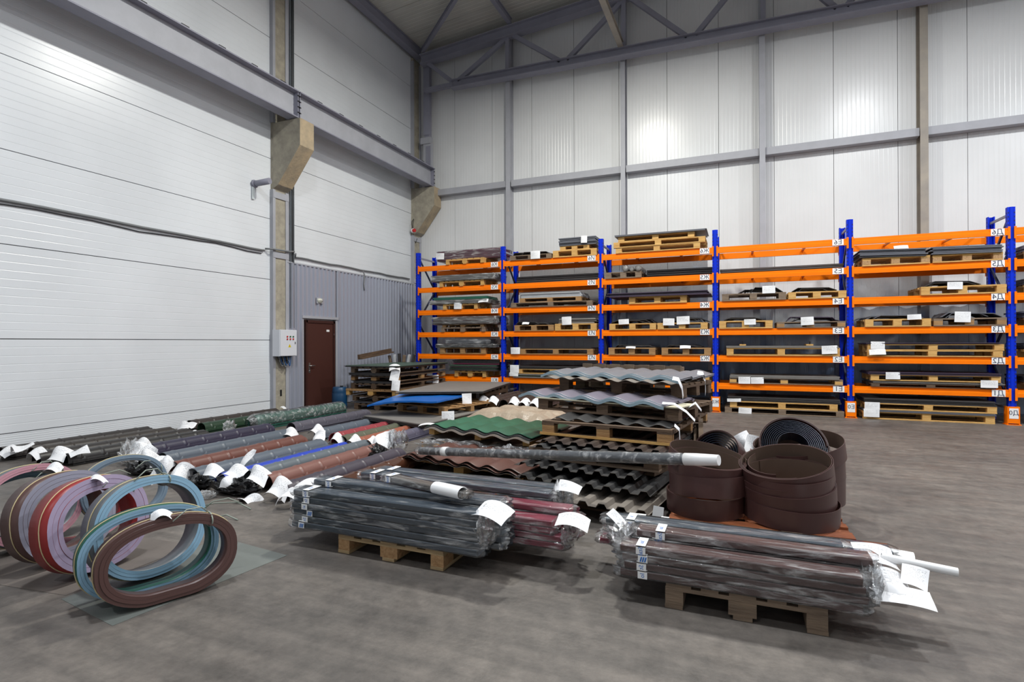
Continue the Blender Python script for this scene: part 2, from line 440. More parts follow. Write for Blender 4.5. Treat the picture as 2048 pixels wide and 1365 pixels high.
for (a, b_), l_ in zip(zip(gx, gx[1:]), gl):
    t = thing('wall_girt', 'horizontal grey girt on the back wall, '+l_, 'girt', ((a+b_)/2, YB-0.16, 6.24), group='girts on the back wall')
    mm = M_STEEL
    L_ = b_-a-0.14
    MB().box((0, -0.06, 0), (L_, 0.02, 0.18)).build('face', mm, t)
    MB().box((0, 0.05, -0.08), (L_, 0.2, 0.02)).build('bottom_lip', mm, t)
    MB().box((0, 0.05, 0.08), (L_, 0.2, 0.02)).build('top_lip', mm, t)

# ---------------------------------------------------------------- corrugated cladding, door and fittings on the lower left wall
XC = XL+0.075
cl = ob('wall_left_cladding', None); struct(cl, 'grey corrugated metal cladding on the lower left wall')
PIT = 0.138
def corr(y0, y1, z0, z1):
    pts = []; y = y0
    while y < y1-0.01:
        pts += [(y, 0.0), (y+0.066, 0.0), (y+0.088, 0.042), (y+0.116, 0.042)]; y += PIT
    pts.append((y, 0.0))
    mb = MB(); n = len(pts)
    vv = [(XC+b, a, z0) for a, b in pts]+[(XC+b, a, z1) for a, b in pts]
    mb.add(vv, [(i, i+1, n+i+1, n+i) for i in range(n-1)])
    vv = [(XC+b-0.004, a, z0) for a, b in pts]+[(XC+b-0.004, a, z1) for a, b in pts]
    mb.add(vv, [(i, n+i, n+i+1, i+1) for i in range(n-1)])
    return mb, y
DY0, DY1, DZ = 9.83, 10.86, 2.13
corr(9.36, DY0-0.08, 0.02, 3.38)[0].build('sheet', M_CORR, cl)
corr(DY0-0.06, DY1+0.05, DZ+0.05, 3.38)[0].build('sheet', M_CORR, cl)
y = DY1+0.06
while y < YB-0.2:
    _, y2 = corr(y, min(y+PIT*8, YB-0.05), 0.02, 3.38); _.build('sheet', M_CORR, cl); y = y2
MB().box((XC+0.0, (9.3+YB)/2, 3.39), (0.06, YB-9.3, 0.03)).build('top_flashing', M_STEEL, cl)
for ya in (DY0-0.07, DY1+0.05):
    MB().box((XC+0.012, ya, DZ/2), (0.05, 0.06, DZ)).build('door_flashing', M_STEEL, cl)
MB().box((XC+0.025, (DY0+DY1)/2, DZ+0.04), (0.07, DY1-DY0+0.2, 0.06)).build('door_flashing', M_STEEL, cl)

d = ob('door_1', None, None, (XC, DY0, 0)); struct(d, 'dark brown steel door in the corrugated cladding')
W_ = DY1-DY0-0.06
MB().box((0.0, W_/2+0.03, 1.03), (0.05, W_-0.10, 2.02)).build('leaf', M_DOOR, d)
f = MB(); f.box((0.012, 0.045, 1.05), (0.07, 0.06, 2.1)); f.box((0.012, W_+0.015, 1.05), (0.07, 0.06, 2.1)); f.box((0.012, W_/2+0.03, 2.07), (0.07, W_, 0.06))
f.build('frame', M_DOORF, d)
h = MB().box((0.032, 0.14, 0.97), (0.012, 0.045, 0.24)).build('handle_plate', M_CHROME, d)
MB().tube([(0.035, 0.14, 1.02), (0.075, 0.14, 1.02), (0.08, 0.17, 1.02), (0.08, 0.27, 1.02)], 0.011, 8).build('lever', M_CHROME, h)
MB().cyl((0.035, 0.14, 0.90), (0.05, 0.14, 0.90), 0.014).build('lock', M_CHROME, h)
MB().box((0.03, W_-0.20, 1.86), (0.006, 0.10, 0.05)).build('number_plate', M_WHITE, d)
for z in (0.3, 1.7):
    MB().cyl((0.045, W_+0.0, z), (0.045, W_+0.0, z+0.1), 0.012).build('hinge', M_DOORF, d)

# bulkhead lamp above the door
t = thing('bulkhead_lamp', 'small oval glass bulkhead lamp above the brown door', 'lamp', (XC+0.02, 10.30, 2.58))
MB().box((0.015, 0, 0), (0.03, 0.20, 0.14)).build('base', M_STEEL, t)
gl_ = MB(); gl_.grid(lambda u, v: (0.03+0.06*math.cos((v-.5)*math.pi), 0.085*math.cos(2*math.pi*u)*math.cos((v-.5)*math.pi*0.98)*1.0 if False else 0.085*math.cos(2*math.pi*u)*math.sin(math.pi*v/2), 0.06*math.sin(2*math.pi*u)*math.sin(math.pi*v/2)), 16, 6)
gl_.v = [(0.03+0.05*math.sqrt(max(0, 1-(p[1]/0.085)**2-(p[2]/0.06)**2)), p[1], p[2]) for p in gl_.v]
gl_.build('glass', mat('lamp_glass', (205, 205, 190), 0.2), t)
cg = MB(); cg.tube([(0.03, -0.09, 0), (0.085, -0.04, 0), (0.092, 0.04, 0), (0.03, 0.09, 0)], 0.005, 6); cg.build('guard', M_STEEL, t)

# control box with cables
t = thing('control_box', 'white electrical control box with three rows of buttons on the column', 'control box', (XL+0.10, 8.88, 1.28))
MB().box((0.10, 0.245, 0.28), (0.20, 0.49, 0.58)).build('body', M_BOXW, t)
dr = MB().box((0.208, 0.245, 0.28), (0.018, 0.47, 0.56)).build('door', M_BOXW, t)
for i in range(3):
    for j, m in enumerate((M_GREENB if i else M_RED, M_RED)):
        MB().cyl((0.217, 0.20+0.085*i, 0.42-0.055*j), (0.235, 0.20+0.085*i, 0.42-0.055*j), 0.017, 10).build('button', m if j == 0 else M_RED, dr)
wsn = MB(); wsn.prism([(-0.04, 0), (0.04, 0), (0, 0.075)], lambda u, v, tt: (tt, 0.27+u, 0.185+v), 0.217, 0.221); wsn.build('warning_sign', M_YEL, dr)
bl = MB(); bl.prism([(-0.004, 0.03), (0.006, 0.03), (0.002, 0.055)], lambda u, v, tt: (tt, 0.27+u, 0.185+v), 0.221, 0.2225); bl.prism([(-0.006, 0.012), (0.0, 0.012), (0.006, 0.034), (-0.002, 0.034)], lambda u, v, tt: (tt, 0.27+u, 0.185+v), 0.221, 0.2225)
bl.build('warning_flash', M_BLACK, dr)
MB().box((0.22, 0.43, 0.28), (0.012, 0.015, 0.05)).build('lock', M_BLACK, dr)
for i in range(9):
    m = (M_CABLED, M_CABLE, mat('blue_cable', (50, 90, 140), 0.5))[i % 3]
    y_a = 0.08+0.03*i; dep = 0.12+0.02*((i*5) % 7); y_b = 0.30+0.012*i
    pts = [(0.05+0.010*i, y_a+(y_b-y_a)*k/12, -0.01-dep*math.sin(math.pi*k/12)) for k in range(13)]
    MB().tube(pts, 0.011, 6).build('cable', m, t)

# cable trays and conduits
t = thing('cable_tray', 'perforated vertical cable tray beside the near concrete column', 'cable tray', (XL+0.08, 9.44, 1.9))
MB().box((0, 0.0, 4.2), (0.012, 0.10, 8.4)).build('tray_back', M_GALV, t)
MB().box((0.02, -0.05, 4.2), (0.04, 0.006, 8.4)).build('tray_side', M_GALV, t)
MB().box((0.02, 0.05, 4.2), (0.04, 0.006, 8.4)).build('tray_side', M_GALV, t)
sl = MB(); z = 0.05
while z < 8.3: sl.box((0.0065, -0.025, z), (0.003, 0.014, 0.045)); z += 0.09
o = sl.build('slots', M_BLACK, t); o['kind'] = 'stuff'
for k in range(3):
    MB().tube([(0.02, 0.01+0.018*k, 0.0), (0.02, 0.01+0.018*k, 8.35)], 0.008, 6).build('cable', (M_CABLED, M_CABLE, M_CABLED)[k], t)
def run(name, pts, r, m, label, cat='cable', group=None):
    o = MB().tube(pts, r, 8).build(name, m); return tag(o, label, cat, group)
def sag(y0, y1, z0, amp, x_, n=40): return [(x_, y0+(y1-y0)*k/n, z0+amp*math.sin(k*0.9)-amp*0.4*math.cos(k*2.1)) for k in range(n+1)]
run('cable_conduit', sag(-6.0, 8.72, 3.56, 0.006, XL+0.035), 0.022, M_CABLE, 'thick grey cable run along the white left wall', group='cables on the left wall')
run('thin_cable', sag(-6.0, 8.66, 3.50, 0.02, XL+0.018), 0.009, M_CABLED, 'thin dark cable drooping just below the thick wall cable', group='cables on the left wall')
run('cable_conduit', [(XL+0.15, 9.50, 3.60)]+sag(9.60, 14.30, 3.54, 0.008, XL+0.04, 24), 0.02, M_CABLE, 'grey cable run above the corrugated cladding', group='cables on the left wall')
run('cable_conduit', [(XL+0.035, 8.74, 3.60), (XL+0.14, 8.85, 3.605), (XL+0.14, 9.33, 3.62), (XL+0.15, 9.46, 3.64)], 0.02, M_CABLE, 'grey cable bending round the near column', group='cables on the left wall')
run('hanging_wire', [(XL+0.09, 11.98, 3.50), (XL+0.14, 11.98, 3.40), (XL+0.12, 11.97, 3.15), (XL+0.13, 11.98, 2.98)], 0.018, M_CABLE, 'short cable tail hanging over the corrugated cladding')

# pipe stub on the left wall
t = thing('wall_pipe', 'short grey pipe stub sticking out of the white wall', 'pipe', (XL, 8.47, 4.93))
MB().cyl((0.0, 0, 0.0), (0.42, 0.04, 0.03), 0.065, 14).build('pipe', M_STEELD, t)
MB().cyl((0.0, 0, 0.0), (0.06, 0.005, 0.004), 0.085, 6).build('collar', M_STEELD, t)
MB().box((0.03, -0.03, -0.2), (0.012, 0.06, 0.26)).build('hanging_strip', mat('milky_plastic', (206, 214, 216), 0.3), t)
# alarm strobe in the corner
t = thing('alarm_siren', 'small red and white alarm siren on the corner column', 'alarm', (XL+0.10, 14.38, 5.05))
MB().cyl((0.0, 0, 0), (0.05, -0.02, 0), 0.07, 14).build('base', M_WHITE, t)
MB().cyl((0.05, -0.02, 0), (0.11, -0.05, 0), 0.055, 14).build('lens', M_RED, t)
MB().tube([(0, 0.0, 0.05), (0.03, -0.10, 0.25), (0.02, 0.04, 0.38), (-0.02, 0.05, 0.2), (0, 0.1, -0.25), (0, 0.18, -0.35), (0.02, 0.24, -0.2)], 0.008, 6).build('cable', M_CABLED, t)
# ---------------------------------------------------------------- pallet rack along the back wall
RX0, RD, RY = -8.2337, 2.5813, 12.874
RZ = 4.053; RDEP = 0.96
LEV = [0.65, 1.255, 1.845, 2.45, 3.07, 3.66]        # top of the beams, shelf 1 to 6
BH = 0.135; PW = 0.115
rack = thing('pallet_rack', 'long orange and blue pallet rack along the back wall', 'rack', (RX0, RY, 0))
pm = MB()
def post_mesh():
    mb = MB()
    prof = [(-PW/2, 0.09), (-PW/2, 0.0), (-PW/4, 0.0), (-PW/4+0.008, -0.012), (PW/4-0.008, -0.012), (PW/4, 0.0), (PW/2, 0.0), (PW/2, 0.09), (PW/2-0.02, 0.09), (PW/2-0.02, 0.012), (-PW/2+0.02, 0.012), (-PW/2+0.02, 0.09)]
    mb.prism(prof, lambda u, v, t: (u, v, t), 0.0, RZ)
    return mb
m_post = post_mesh().mesh('post', M_BLUE)
sl = MB(); z = 0.12
while z < RZ-0.04:
    for sx in (-1, 1): sl.box((sx*PW*0.39, -0.001, z), (0.014, 0.004, 0.028))
    for sx in (-1, 1): sl.box((sx*(PW/2), 0.045, z), (0.004, 0.02, 0.03))
    z += 0.075
m_slots = sl.mesh('slots', M_BLUED)
br = MB()
def flat(a, b):
    br2 = MB(); a = Vector(a); b = Vector(b); d_ = b-a
    q = d_.to_track_quat('Y', 'Z').to_matrix(); br2.box((a+b)/2, (0.03, d_.length, 0.045), q); return br2
m_brs = []
zz = [0.35+0.92*i for i in range(5)]
for i in range(4):
    a, b_ = (0.06, zz[i]), (RDEP-0.06, zz[i+1]-0.1)
    if i % 2: a, b_ = (0.06, zz[i+1]-0.1), (RDEP-0.06, zz[i])
    m_brs.append(flat((0, a[0], a[1]), (0, b_[0], b_[1])).mesh('brace', M_BLUED if False else mat('brace_blue_grey', (40, 48, 84), 0.5)))
m_brs.append(flat((0, 0.06, RZ-0.13), (0, RDEP-0.06, RZ-0.13)).mesh('brace', M_STEELD))
m_brs.append(flat((0, 0.06, 0.3), (0, RDEP-0.06, 0.3)).mesh('brace', M_STEELD))
gd = MB()
gd.box((-0.085, 0.03, 0.17), (0.012, 0.15, 0.34)); gd.box((0.085, 0.03, 0.17), (0.012, 0.15, 0.34))
gd.prism([(-0.09, -0.035), (-0.07, -0.05), (0.07, -0.05), (0.09, -0.035), (0.09, -0.02), (-0.09, -0.02)], lambda u, v, t: (u, v, t), 0.03, 0.34)
gd.box((0, 0.03, 0.006), (0.22, 0.18, 0.012))
m_guard = gd.mesh('foot_guard', M_ORANGE)
for i in range(7):
    p = ob('post', m_post, rack, (i*RD, 0, 0)); ob('slots', m_slots, p)['kind'] = 'stuff'
    q = ob('rear_post', m_post, rack, (i*RD, RDEP+0.0, 0), (0, 0, math.pi))
    ob('slots', m_slots, q)['kind'] = 'stuff'
    for mbm in m_brs: ob('brace', mbm, rack, (i*RD, 0, 0))
    ob('foot_guard', m_guard, rack, (i*RD, 0, 0))
bl_ = RD-PW
bm_ = MB()
bm_.prism([(-0.02, 0.0), (0.03, 0.0), (0.03, BH*0.55), (0.015, BH*0.62), (0.015, BH), (-0.02, BH)], lambda u, v, t: (t, -u, v), -bl_/2, bl_/2)
bm_.prism([(0.03, BH*0.2), (0.031, BH*0.2), (0.031, BH*0.22), (0.03, BH*0.22)], lambda u, v, t: (t, -u, v), -bl_/2, bl_/2)
m_beam = bm_.mesh('beam', M_ORANGE)
cb = MB(); cb.box((0, -0.022, BH/2-0.02), (0.035, 0.012, 0.225)); cb.box((0.0, 0.01, BH/2-0.02), (0.012, 0.06, 0.225))
m_conn = cb.mesh('end_connector', M_ORANGE)
cbh = MB()
for z in (-0.06, 0.04, 0.12): cbh.box((0, -0.0285, z), (0.01, 0.002, 0.018))
def beam(i, z, y, flip):
    b_ = ob('beam', m_beam, rack, ((i+0.5)*RD, y, z-BH), (0, 0, math.pi if flip else 0))
    for sx in (-1, 1):
        ob('end_connector', m_conn, b_, (sx*(bl_/2+0.012), 0, 0))
for i in range(6):
    for z in LEV:
        beam(i, z, -0.008, False); beam(i, z, RDEP+0.008, True)
# crossbars between front and rear beams
m_cross = MB().box((0, RDEP/2, 0), (0.05, RDEP-0.06, 0.03)).mesh('crossbar', M_ORANGE)
for i in range(6):
    for z in LEV:
        for u in (0.3, 0.7): ob('crossbar', m_cross, rack, ((i+u)*RD, 0, z-0.05))
# shelf codes: mirrored lettering on white plates
def text_mesh(s, size, m, mirror=True, depth=0.0):
    cu = bpy.data.curves.new('lettering', 'FONT'); cu.body = s; cu.size = size; cu.align_x = 'CENTER'; cu.align_y = 'CENTER'; cu.resolution_u = 2
    o = bpy.data.objects.new('lettering_tmp', cu); COL.objects.link(o)
    dg = bpy.context.evaluated_depsgraph_get(); me = bpy.data.meshes.new_from_object(o.evaluated_get(dg))
    bpy.data.objects.remove(o)
    for v in me.vertices:
        x_ = -v.co.x if mirror else v.co.x
        v.co = (x_, 0.0, v.co.y)
    me.materials.clear(); me.materials.append(m); me.update(); return me
m_plate = MB().box((0, 0, 0), (0.20, 0.004, BH-0.012)).mesh('label_plate', M_WHITE)
m_plate2 = MB().box((0, 0, 0), (0.135, 0.004, 0.19)).mesh('label_plate', M_WHITE)
names = ['\u041a', '\u0418', '\u0416', '\u0415', '\u0414']
for i, ch in enumerate(names):
    for k, z in enumerate(LEV):
        p = ob('label_plate', m_plate, rack, ((i+1)*RD-PW/2-0.16, -0.042, z-BH/2))
        ob('lettering', text_mesh(ch+str(k+1), 0.135, M_TEXT), p, (0, -0.003, 0))
    p = ob('label_plate', m_plate2, rack, ((i+1)*RD, -0.053, 0.215))
    ob('lettering', text_mesh(ch+'0', 0.115, M_TEXT), p, (0, -0.003, 0.01))

# translucent film hung behind the rack
m_film = bpy.data.materials.new('blue_grey_film'); m_film.use_nodes = True
_b = m_film.node_tree.nodes['Principled BSDF']; _b.inputs['Base Color'].default_value = lin((92, 122, 156)); _b.inputs['Roughness'].default_value = 0.12; _b.inputs['Alpha'].default_value = 0.40
_n = m_film.node_tree.nodes.new('ShaderNodeTexNoise'); _n.inputs['Scale'].default_value = 1.6; _n.inputs['Detail'].default_value = 3
_p = m_film.node_tree.nodes.new('ShaderNodeBump'); _p.inputs['Strength'].default_value = 0.25; _p.inputs['Distance'].default_value = 0.03
m_film.node_tree.links.new(_n.outputs['Fac'], _p.inputs['Height']); m_film.node_tree.links.new(_p.outputs[0], _b.inputs['Normal'])
m_film2 = m_film.copy(); m_film2.name = 'grey_film'
m_film2.node_tree.nodes['Principled BSDF'].inputs['Base Color'].default_value = lin((146, 150, 158)); m_film2.node_tree.nodes['Principled BSDF'].inputs['Alpha'].default_value = 0.40
def film(x0, x1, z0, z1, m, label, y_=RY+RDEP+0.10):
    def fn(u, v):
        e = (0.03*math.sin(u*23)+0.02*math.sin(u*51+1)) if z1 < 2.5 else 0.004*math.sin(u*23)
        return (x0+(x1-x0)*u, y_+0.02*math.sin(u*31+v*3), z0+(z1-z0+(e if v > 0.99 else 0))*v), (0, -1, 0)
    o = solid(fn, 40, 10, 0.003).build('plastic_film', m); return tag(o, label, 'plastic film', 'films behind the rack')
film(-5.6, -3.1, 0.05, 3.56, m_film2, 'grey plastic film behind the second rack bay')
film(-3.05, -0.7, 0.05, 3.56, m_film, 'blue-grey plastic film behind the middle rack bay')
film(-0.6, 2.05, 0.05, 2.38, m_film, 'low blue-grey plastic film behind the fourth rack bay')
film(2.1, 4.75, 0.05, 2.30, m_film, 'blue-grey plastic film behind the fifth rack bay')
film(2.1, 3.75, 2.36, 2.98, m_film2, 'narrow grey plastic film high behind the fifth rack bay')
film(4.75, 7.0, 0.05, 3.0, m_film, 'blue-grey plastic film behind the rightmost rack bay')
# ---------------------------------------------------------------- shared builders for goods
def paper_material():
    m = bpy.data.materials.new('printed_paper'); m.use_nodes = True; nt = m.node_tree; b = nt.nodes['Principled BSDF']; L = nt.links.new; N = nt.nodes.new
    uv = N('ShaderNodeUVMap'); sp = N('ShaderNodeSeparateXYZ'); L(uv.outputs[0], sp.inputs[0])
    def mth(op, a, b_=None):
        x = N('ShaderNodeMath'); x.operation = op
        for i, q in enumerate((a, b_)):
            if q is None: continue
            if isinstance(q, (int, float)): x.inputs[i].default_value = q
            else: L(q, x.inputs[i])
        return x.outputs[0]
    rows = mth('GREATER_THAN', mth('SINE', mth('MULTIPLY', sp.outputs[1], 95.0)), 0.25)
    oi = N('ShaderNodeObjectInfo')
    cx = N('ShaderNodeCombineXYZ'); L(mth('MULTIPLY', sp.outputs[0], 28.0), cx.inputs[0]); L(mth('MULTIPLY', mth('FLOOR', mth('MULTIPLY', sp.outputs[1], 15.1)), 3.7), cx.inputs[1]); L(mth('MULTIPLY', oi.outputs['Random'], 50), cx.inputs[2])
    nz = N('ShaderNodeTexNoise'); nz.inputs['Scale'].default_value = 1.0; nz.inputs['Detail'].default_value = 1; L(cx.outputs[0], nz.inputs['Vector'])
    words = mth('GREATER_THAN', nz.outputs['Fac'], 0.52)
    mg = mth('MULTIPLY', mth('GREATER_THAN', mth('MULTIPLY', mth('SUBTRACT', 0.9, sp.outputs[0]), mth('SUBTRACT', sp.outputs[0], 0.1)), 0.0), mth('GREATER_THAN', mth('MULTIPLY', mth('SUBTRACT', 0.92, sp.outputs[1]), mth('SUBTRACT', sp.outputs[1], 0.35)), 0.0))
    fac = mth('MULTIPLY', mth('MULTIPLY', rows, words), mg)
    mx = N('ShaderNodeMix'); mx.data_type = 'RGBA'; L(mth('MULTIPLY', fac, 0.48), mx.inputs[0]); mx.inputs[6].default_value = lin((236, 236, 238)); mx.inputs[7].default_value = lin((70, 72, 84))
    L(mx.outputs[2], b.inputs['Base Color']); b.inputs['Roughness'].default_value = 0.7
    return m
M_PAPER = paper_material()
_paper_cache = {}
def paper_mesh(w_, h_, curl, fold, seed):
    k = (round(w_, 3), round(h_, 3), curl, fold, seed)
    if k in _paper_cache: return _paper_cache[k]
    rnd = random.Random(seed); ph = rnd.uniform(0, 6); tw = rnd.uniform(-1, 1)
    def pt(u, v):
        x_ = (u-0.5)*w_; z_ = (v-0.5)*h_
        y_ = curl*(u-0.5)**2*w_*4 + fold*math.sin(u*3.1+v*4.2+ph)*h_*0.25 + tw*fold*(u-0.5)*(v-0.5)*w_*1.4
        return Vector((x_, y_, z_))
    def fn(u, v):
        e = 0.01; a = pt(min(1, u+e), v)-pt(max(0, u-e), v); c = pt(u, min(1, v+e))-pt(u, max(0, v-e))
        return pt(u, v), a.cross(c).normalized()
    me = solid(fn, 8, 8, 0.0012, uv=True).mesh('paper_sheet', M_PAPER); _paper_cache[k] = me; return me
def paper(loc, w_, h_, rot, label, curl=0.1, fold=0.1, seed=0, group='printed paper slips'):
    o = ob('paper_slip', paper_mesh(w_, h_, curl, fold, seed), None, loc, rot)
    return tag(o, label, 'paper', group)

def film_clear(name, lo, hi, scale, stretch, bump=0.6, tint=(255, 255, 255)):
    m = bpy.data.materials.new(name); m.use_nodes = True; nt = m.node_tree; L = nt.links.new; N = nt.nodes.new
    nt.nodes.remove(nt.nodes['Principled BSDF'])
    tc = N('ShaderNodeTexCoord'); mp = N('ShaderNodeMapping'); mp.inputs['Scale'].default_value = stretch; L(tc.outputs['Object'], mp.inputs['Vector'])
    oi = N('ShaderNodeObjectInfo'); mu = N('ShaderNodeMath'); mu.operation = 'MULTIPLY'; mu.inputs[1].default_value = 31; L(oi.outputs['Random'], mu.inputs[0])
    ad = N('ShaderNodeVectorMath'); ad.operation = 'ADD'; L(mp.outputs[0], ad.inputs[0]); L(mu.outputs[0], ad.inputs[1])
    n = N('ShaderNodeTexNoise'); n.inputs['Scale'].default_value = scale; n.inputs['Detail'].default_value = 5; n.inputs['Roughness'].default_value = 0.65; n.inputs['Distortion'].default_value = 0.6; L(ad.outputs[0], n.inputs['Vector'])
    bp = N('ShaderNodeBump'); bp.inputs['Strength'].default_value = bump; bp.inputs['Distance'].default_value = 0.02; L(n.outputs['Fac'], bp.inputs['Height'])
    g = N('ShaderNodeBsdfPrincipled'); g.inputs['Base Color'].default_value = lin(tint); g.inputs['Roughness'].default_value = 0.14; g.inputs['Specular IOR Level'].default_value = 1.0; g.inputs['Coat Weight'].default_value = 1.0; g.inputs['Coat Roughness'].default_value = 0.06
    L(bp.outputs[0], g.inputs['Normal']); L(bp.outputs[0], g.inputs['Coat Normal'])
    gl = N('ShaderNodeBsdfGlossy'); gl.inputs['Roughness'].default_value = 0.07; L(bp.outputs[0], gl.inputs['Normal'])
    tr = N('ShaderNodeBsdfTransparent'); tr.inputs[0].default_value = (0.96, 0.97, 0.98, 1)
    mr = N('ShaderNodeMapRange'); mr.inputs[1].default_value = 0.50; mr.inputs[2].default_value = 0.75; mr.inputs[3].default_value = lo; mr.inputs[4].default_value = hi; L(n.outputs['Fac'], mr.inputs[0])  # patches of white haze, put in to imitate the film's bright sheen and streaks
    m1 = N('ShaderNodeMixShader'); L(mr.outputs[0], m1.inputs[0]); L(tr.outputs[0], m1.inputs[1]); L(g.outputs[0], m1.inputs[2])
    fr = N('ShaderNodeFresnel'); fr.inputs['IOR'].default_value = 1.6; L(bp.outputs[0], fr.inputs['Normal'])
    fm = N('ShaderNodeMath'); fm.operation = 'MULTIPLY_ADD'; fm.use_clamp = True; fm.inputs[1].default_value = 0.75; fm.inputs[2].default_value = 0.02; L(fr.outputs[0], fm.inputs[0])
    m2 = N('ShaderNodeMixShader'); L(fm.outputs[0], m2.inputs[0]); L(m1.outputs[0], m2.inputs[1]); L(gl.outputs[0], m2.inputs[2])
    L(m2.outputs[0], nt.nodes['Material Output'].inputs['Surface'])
    return m
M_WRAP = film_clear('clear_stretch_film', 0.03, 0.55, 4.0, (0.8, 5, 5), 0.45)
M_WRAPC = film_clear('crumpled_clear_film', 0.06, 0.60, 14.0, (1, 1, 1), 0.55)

_pal = {}
def pallet(cx, y0, z, W, D, label, m=M_W_NEW, H=0.144, ends=False, rz=0.0, block=None, group='wooden pallets', slant=0.0, missing=()):
    """cx = middle of the front edge, y0 = front face; ends=True: deck boards run front to back"""
    t = thing('pallet', label, 'pallet', (cx, y0, z), (0, 0, rz), group)
    block = block or m
    tb = 0.022*H/0.144; bh = H-3*tb
    def part(nm, c, s, mm):
        k = (tuple(round(v, 3) for v in s), mm.name)
        if k not in _pal: _pal[k] = MB().box((0, 0, 0), s).mesh(nm, mm)
        ob(nm, _pal[k], t, c, (0, 0, random.uniform(-0.004, 0.004)))
    bw = [0.145, 0.1, 0.145, 0.1, 0.145]
    if not ends:
        n = 5 if D < 0.95 else 6; ws = (bw*2)[:n]; gap = (D-sum(ws))/(n-1); yy = 0
        for w_ in ws: part('deck_board', (0, yy+w_/2, H-tb/2), (W, w_-0.006, tb), m); yy += w_+gap
        for sx in (-1, 0, 1): part('stringer', (sx*(W/2-0.0725), D/2, H-1.5*tb), (0.145, D-0.002, tb), m)
        for sx in (-1, 0, 1):
            for yb in (0.05, D/2, D-0.05): part('block', (sx*(W/2-0.0725), yb, tb+bh/2), (0.14, 0.098, bh), block)
        for yb in (0.05, D/2, D-0.05): part('bottom_board', (0, yb, tb/2), (W, 0.1, tb), m)
    else:
        n = 5 if W < 1.0 else (7 if W < 1.3 else 9); ws = (bw*3)[:n]; gap = (W-sum(ws))/(n-1); xx = -W/2
        for w_ in ws: part('deck_board', (xx+w_/2, D/2, H-tb/2), (w_-0.006, D, tb), m); xx += w_+gap
        for yb in (0.0725, D/2, D-0.0725): part('stringer', (0, yb, H-1.5*tb), (W-0.002, 0.145, tb), m)
        for sx in (-1, 0, 1):
            for yb in (0.0725, D/2, D-0.0725):
                if (sx, yb < 0.1) in missing: continue
                part('block', (sx*(W/2-0.05), yb, tb+bh/2), (0.1 if sx else 0.145, 0.14, bh), block)
        for sx in (-1, 0, 1): part('bottom_board', (sx*(W/2-0.05), D/2, tb/2), (0.1, D, tb), m)
    return t

M_SH_DARK = mat('dark_sheet_metal', (58, 55, 55), 0.5, 0, var=0.15, vscale=3)
M_SH_SLATE = mat('slate_sheet_metal', (96, 98, 106), 0.45, 0, var=0.1, vscale=3)
M_SH_PURP = mat('aubergine_sheet_metal', (66, 54, 72), 0.45, 0, var=0.1, vscale=3)
M_SH_GREY = mat('grey_sheet_metal', (124, 120, 116), 0.5, 0, var=0.1, vscale=3)
M_SH_LIGHT = mat('light_sheet_metal', (196, 198, 202), 0.4, 0, var=0.05)
M_SH_GREEN = mat('green_sheet_metal', (34, 92, 74), 0.45, 0, var=0.1)
M_SH_OLIVE = mat('olive_sheet_metal', (62, 84, 70), 0.5, 0, var=0.1)
M_SH_BURG = mat('burgundy_sheet_metal', (104, 40, 66), 0.42, 0, var=0.1)
M_SH_BROWN = mat('brown_sheet_metal', (86, 62, 56), 0.45, 0, var=0.1)

def sheets(x0, x1, y0, D, z, th, n, m, label, cat='sheet stack', rz=0.0, skew=0.0, jit=0.02, lip=True, group='sheet metal on the rack', tilt=0.0):
    """stack of flat metal sheets with turned-down edges; each visible sheet is a part"""
    cx = (x0+x1)/2; W = x1-x0
    t = thing('sheet_stack', label, cat, (cx, y0, z), (0, tilt, rz), group)
    h = th/n; rnd = random.Random(hash(label) % 1000 if False else int(abs(cx*991+z*77)))
    for i in range(n):
        dx, dy = rnd.uniform(-jit, jit), rnd.uniform(-jit, jit)
        w_ = W-rnd.uniform(0, jit*2)
        prof = [(-w_/2, 0), (w_/2, 0), (w_/2-skew*(h/th), h*0.8), (-w_/2+skew*(h/th), h*0.8)]
        mb = MB(); off = -skew*0.0
        mb.prism(prof, lambda u, v, tt: (u+dx, tt+dy, v+i*h), D, 0.0)
        if lip:
            mb.box((dx, dy-0.004, i*h+h*0.35), (w_*0.995, 0.006, h*0.6))
        k = m[i % len(m)] if isinstance(m, (list, tuple)) else m
        mb.build('sheet', k, t)
    return t
def offcuts(x0, x1, y0, D, z, m, label, n=4, hmax=0.07, seed=0, group='sheet metal on the rack'):
    """loose pile of bent metal pieces"""
    t = thing('offcut_pile', label, 'metal offcuts', ((x0+x1)/2, y0, z), group=group); rnd = random.Random(seed)
    W = x1-x0
    for i in range(n):
        L_ = W*rnd.uniform(0.45, 0.85); d_ = D*rnd.uniform(0.4, 0.8); cx = rnd.uniform(-1, 1)*(W-L_)/2; cy = rnd.uniform(0.02, D-d_)
        hh = hmax*rnd.uniform(0.5, 1.0); a = rnd.uniform(0.15, 0.5)
        prof = [(-L_/2, 0), (-L_/2+L_*a*0.4, hh), (L_/2-L_*a*0.5, hh*0.8), (L_/2, 0.0), (L_/2, 0.008), (L_/2-L_*a*0.5, hh*0.8+0.012), (-L_/2+L_*a*0.4, hh+0.012), (-L_/2, 0.008)]
        q = Matrix.Rotation(rnd.uniform(-0.06, 0.06), 3, 'Z')
        mb = MB(); mb.prism(prof, lambda u, v, tt: q @ Vector((u, tt, v))+Vector((cx, cy, 0.004+i*0.004)), d_, 0.0)
        mb.build('metal_strip', m[i % len(m)] if isinstance(m, (list, tuple)) else m, t)
    return t
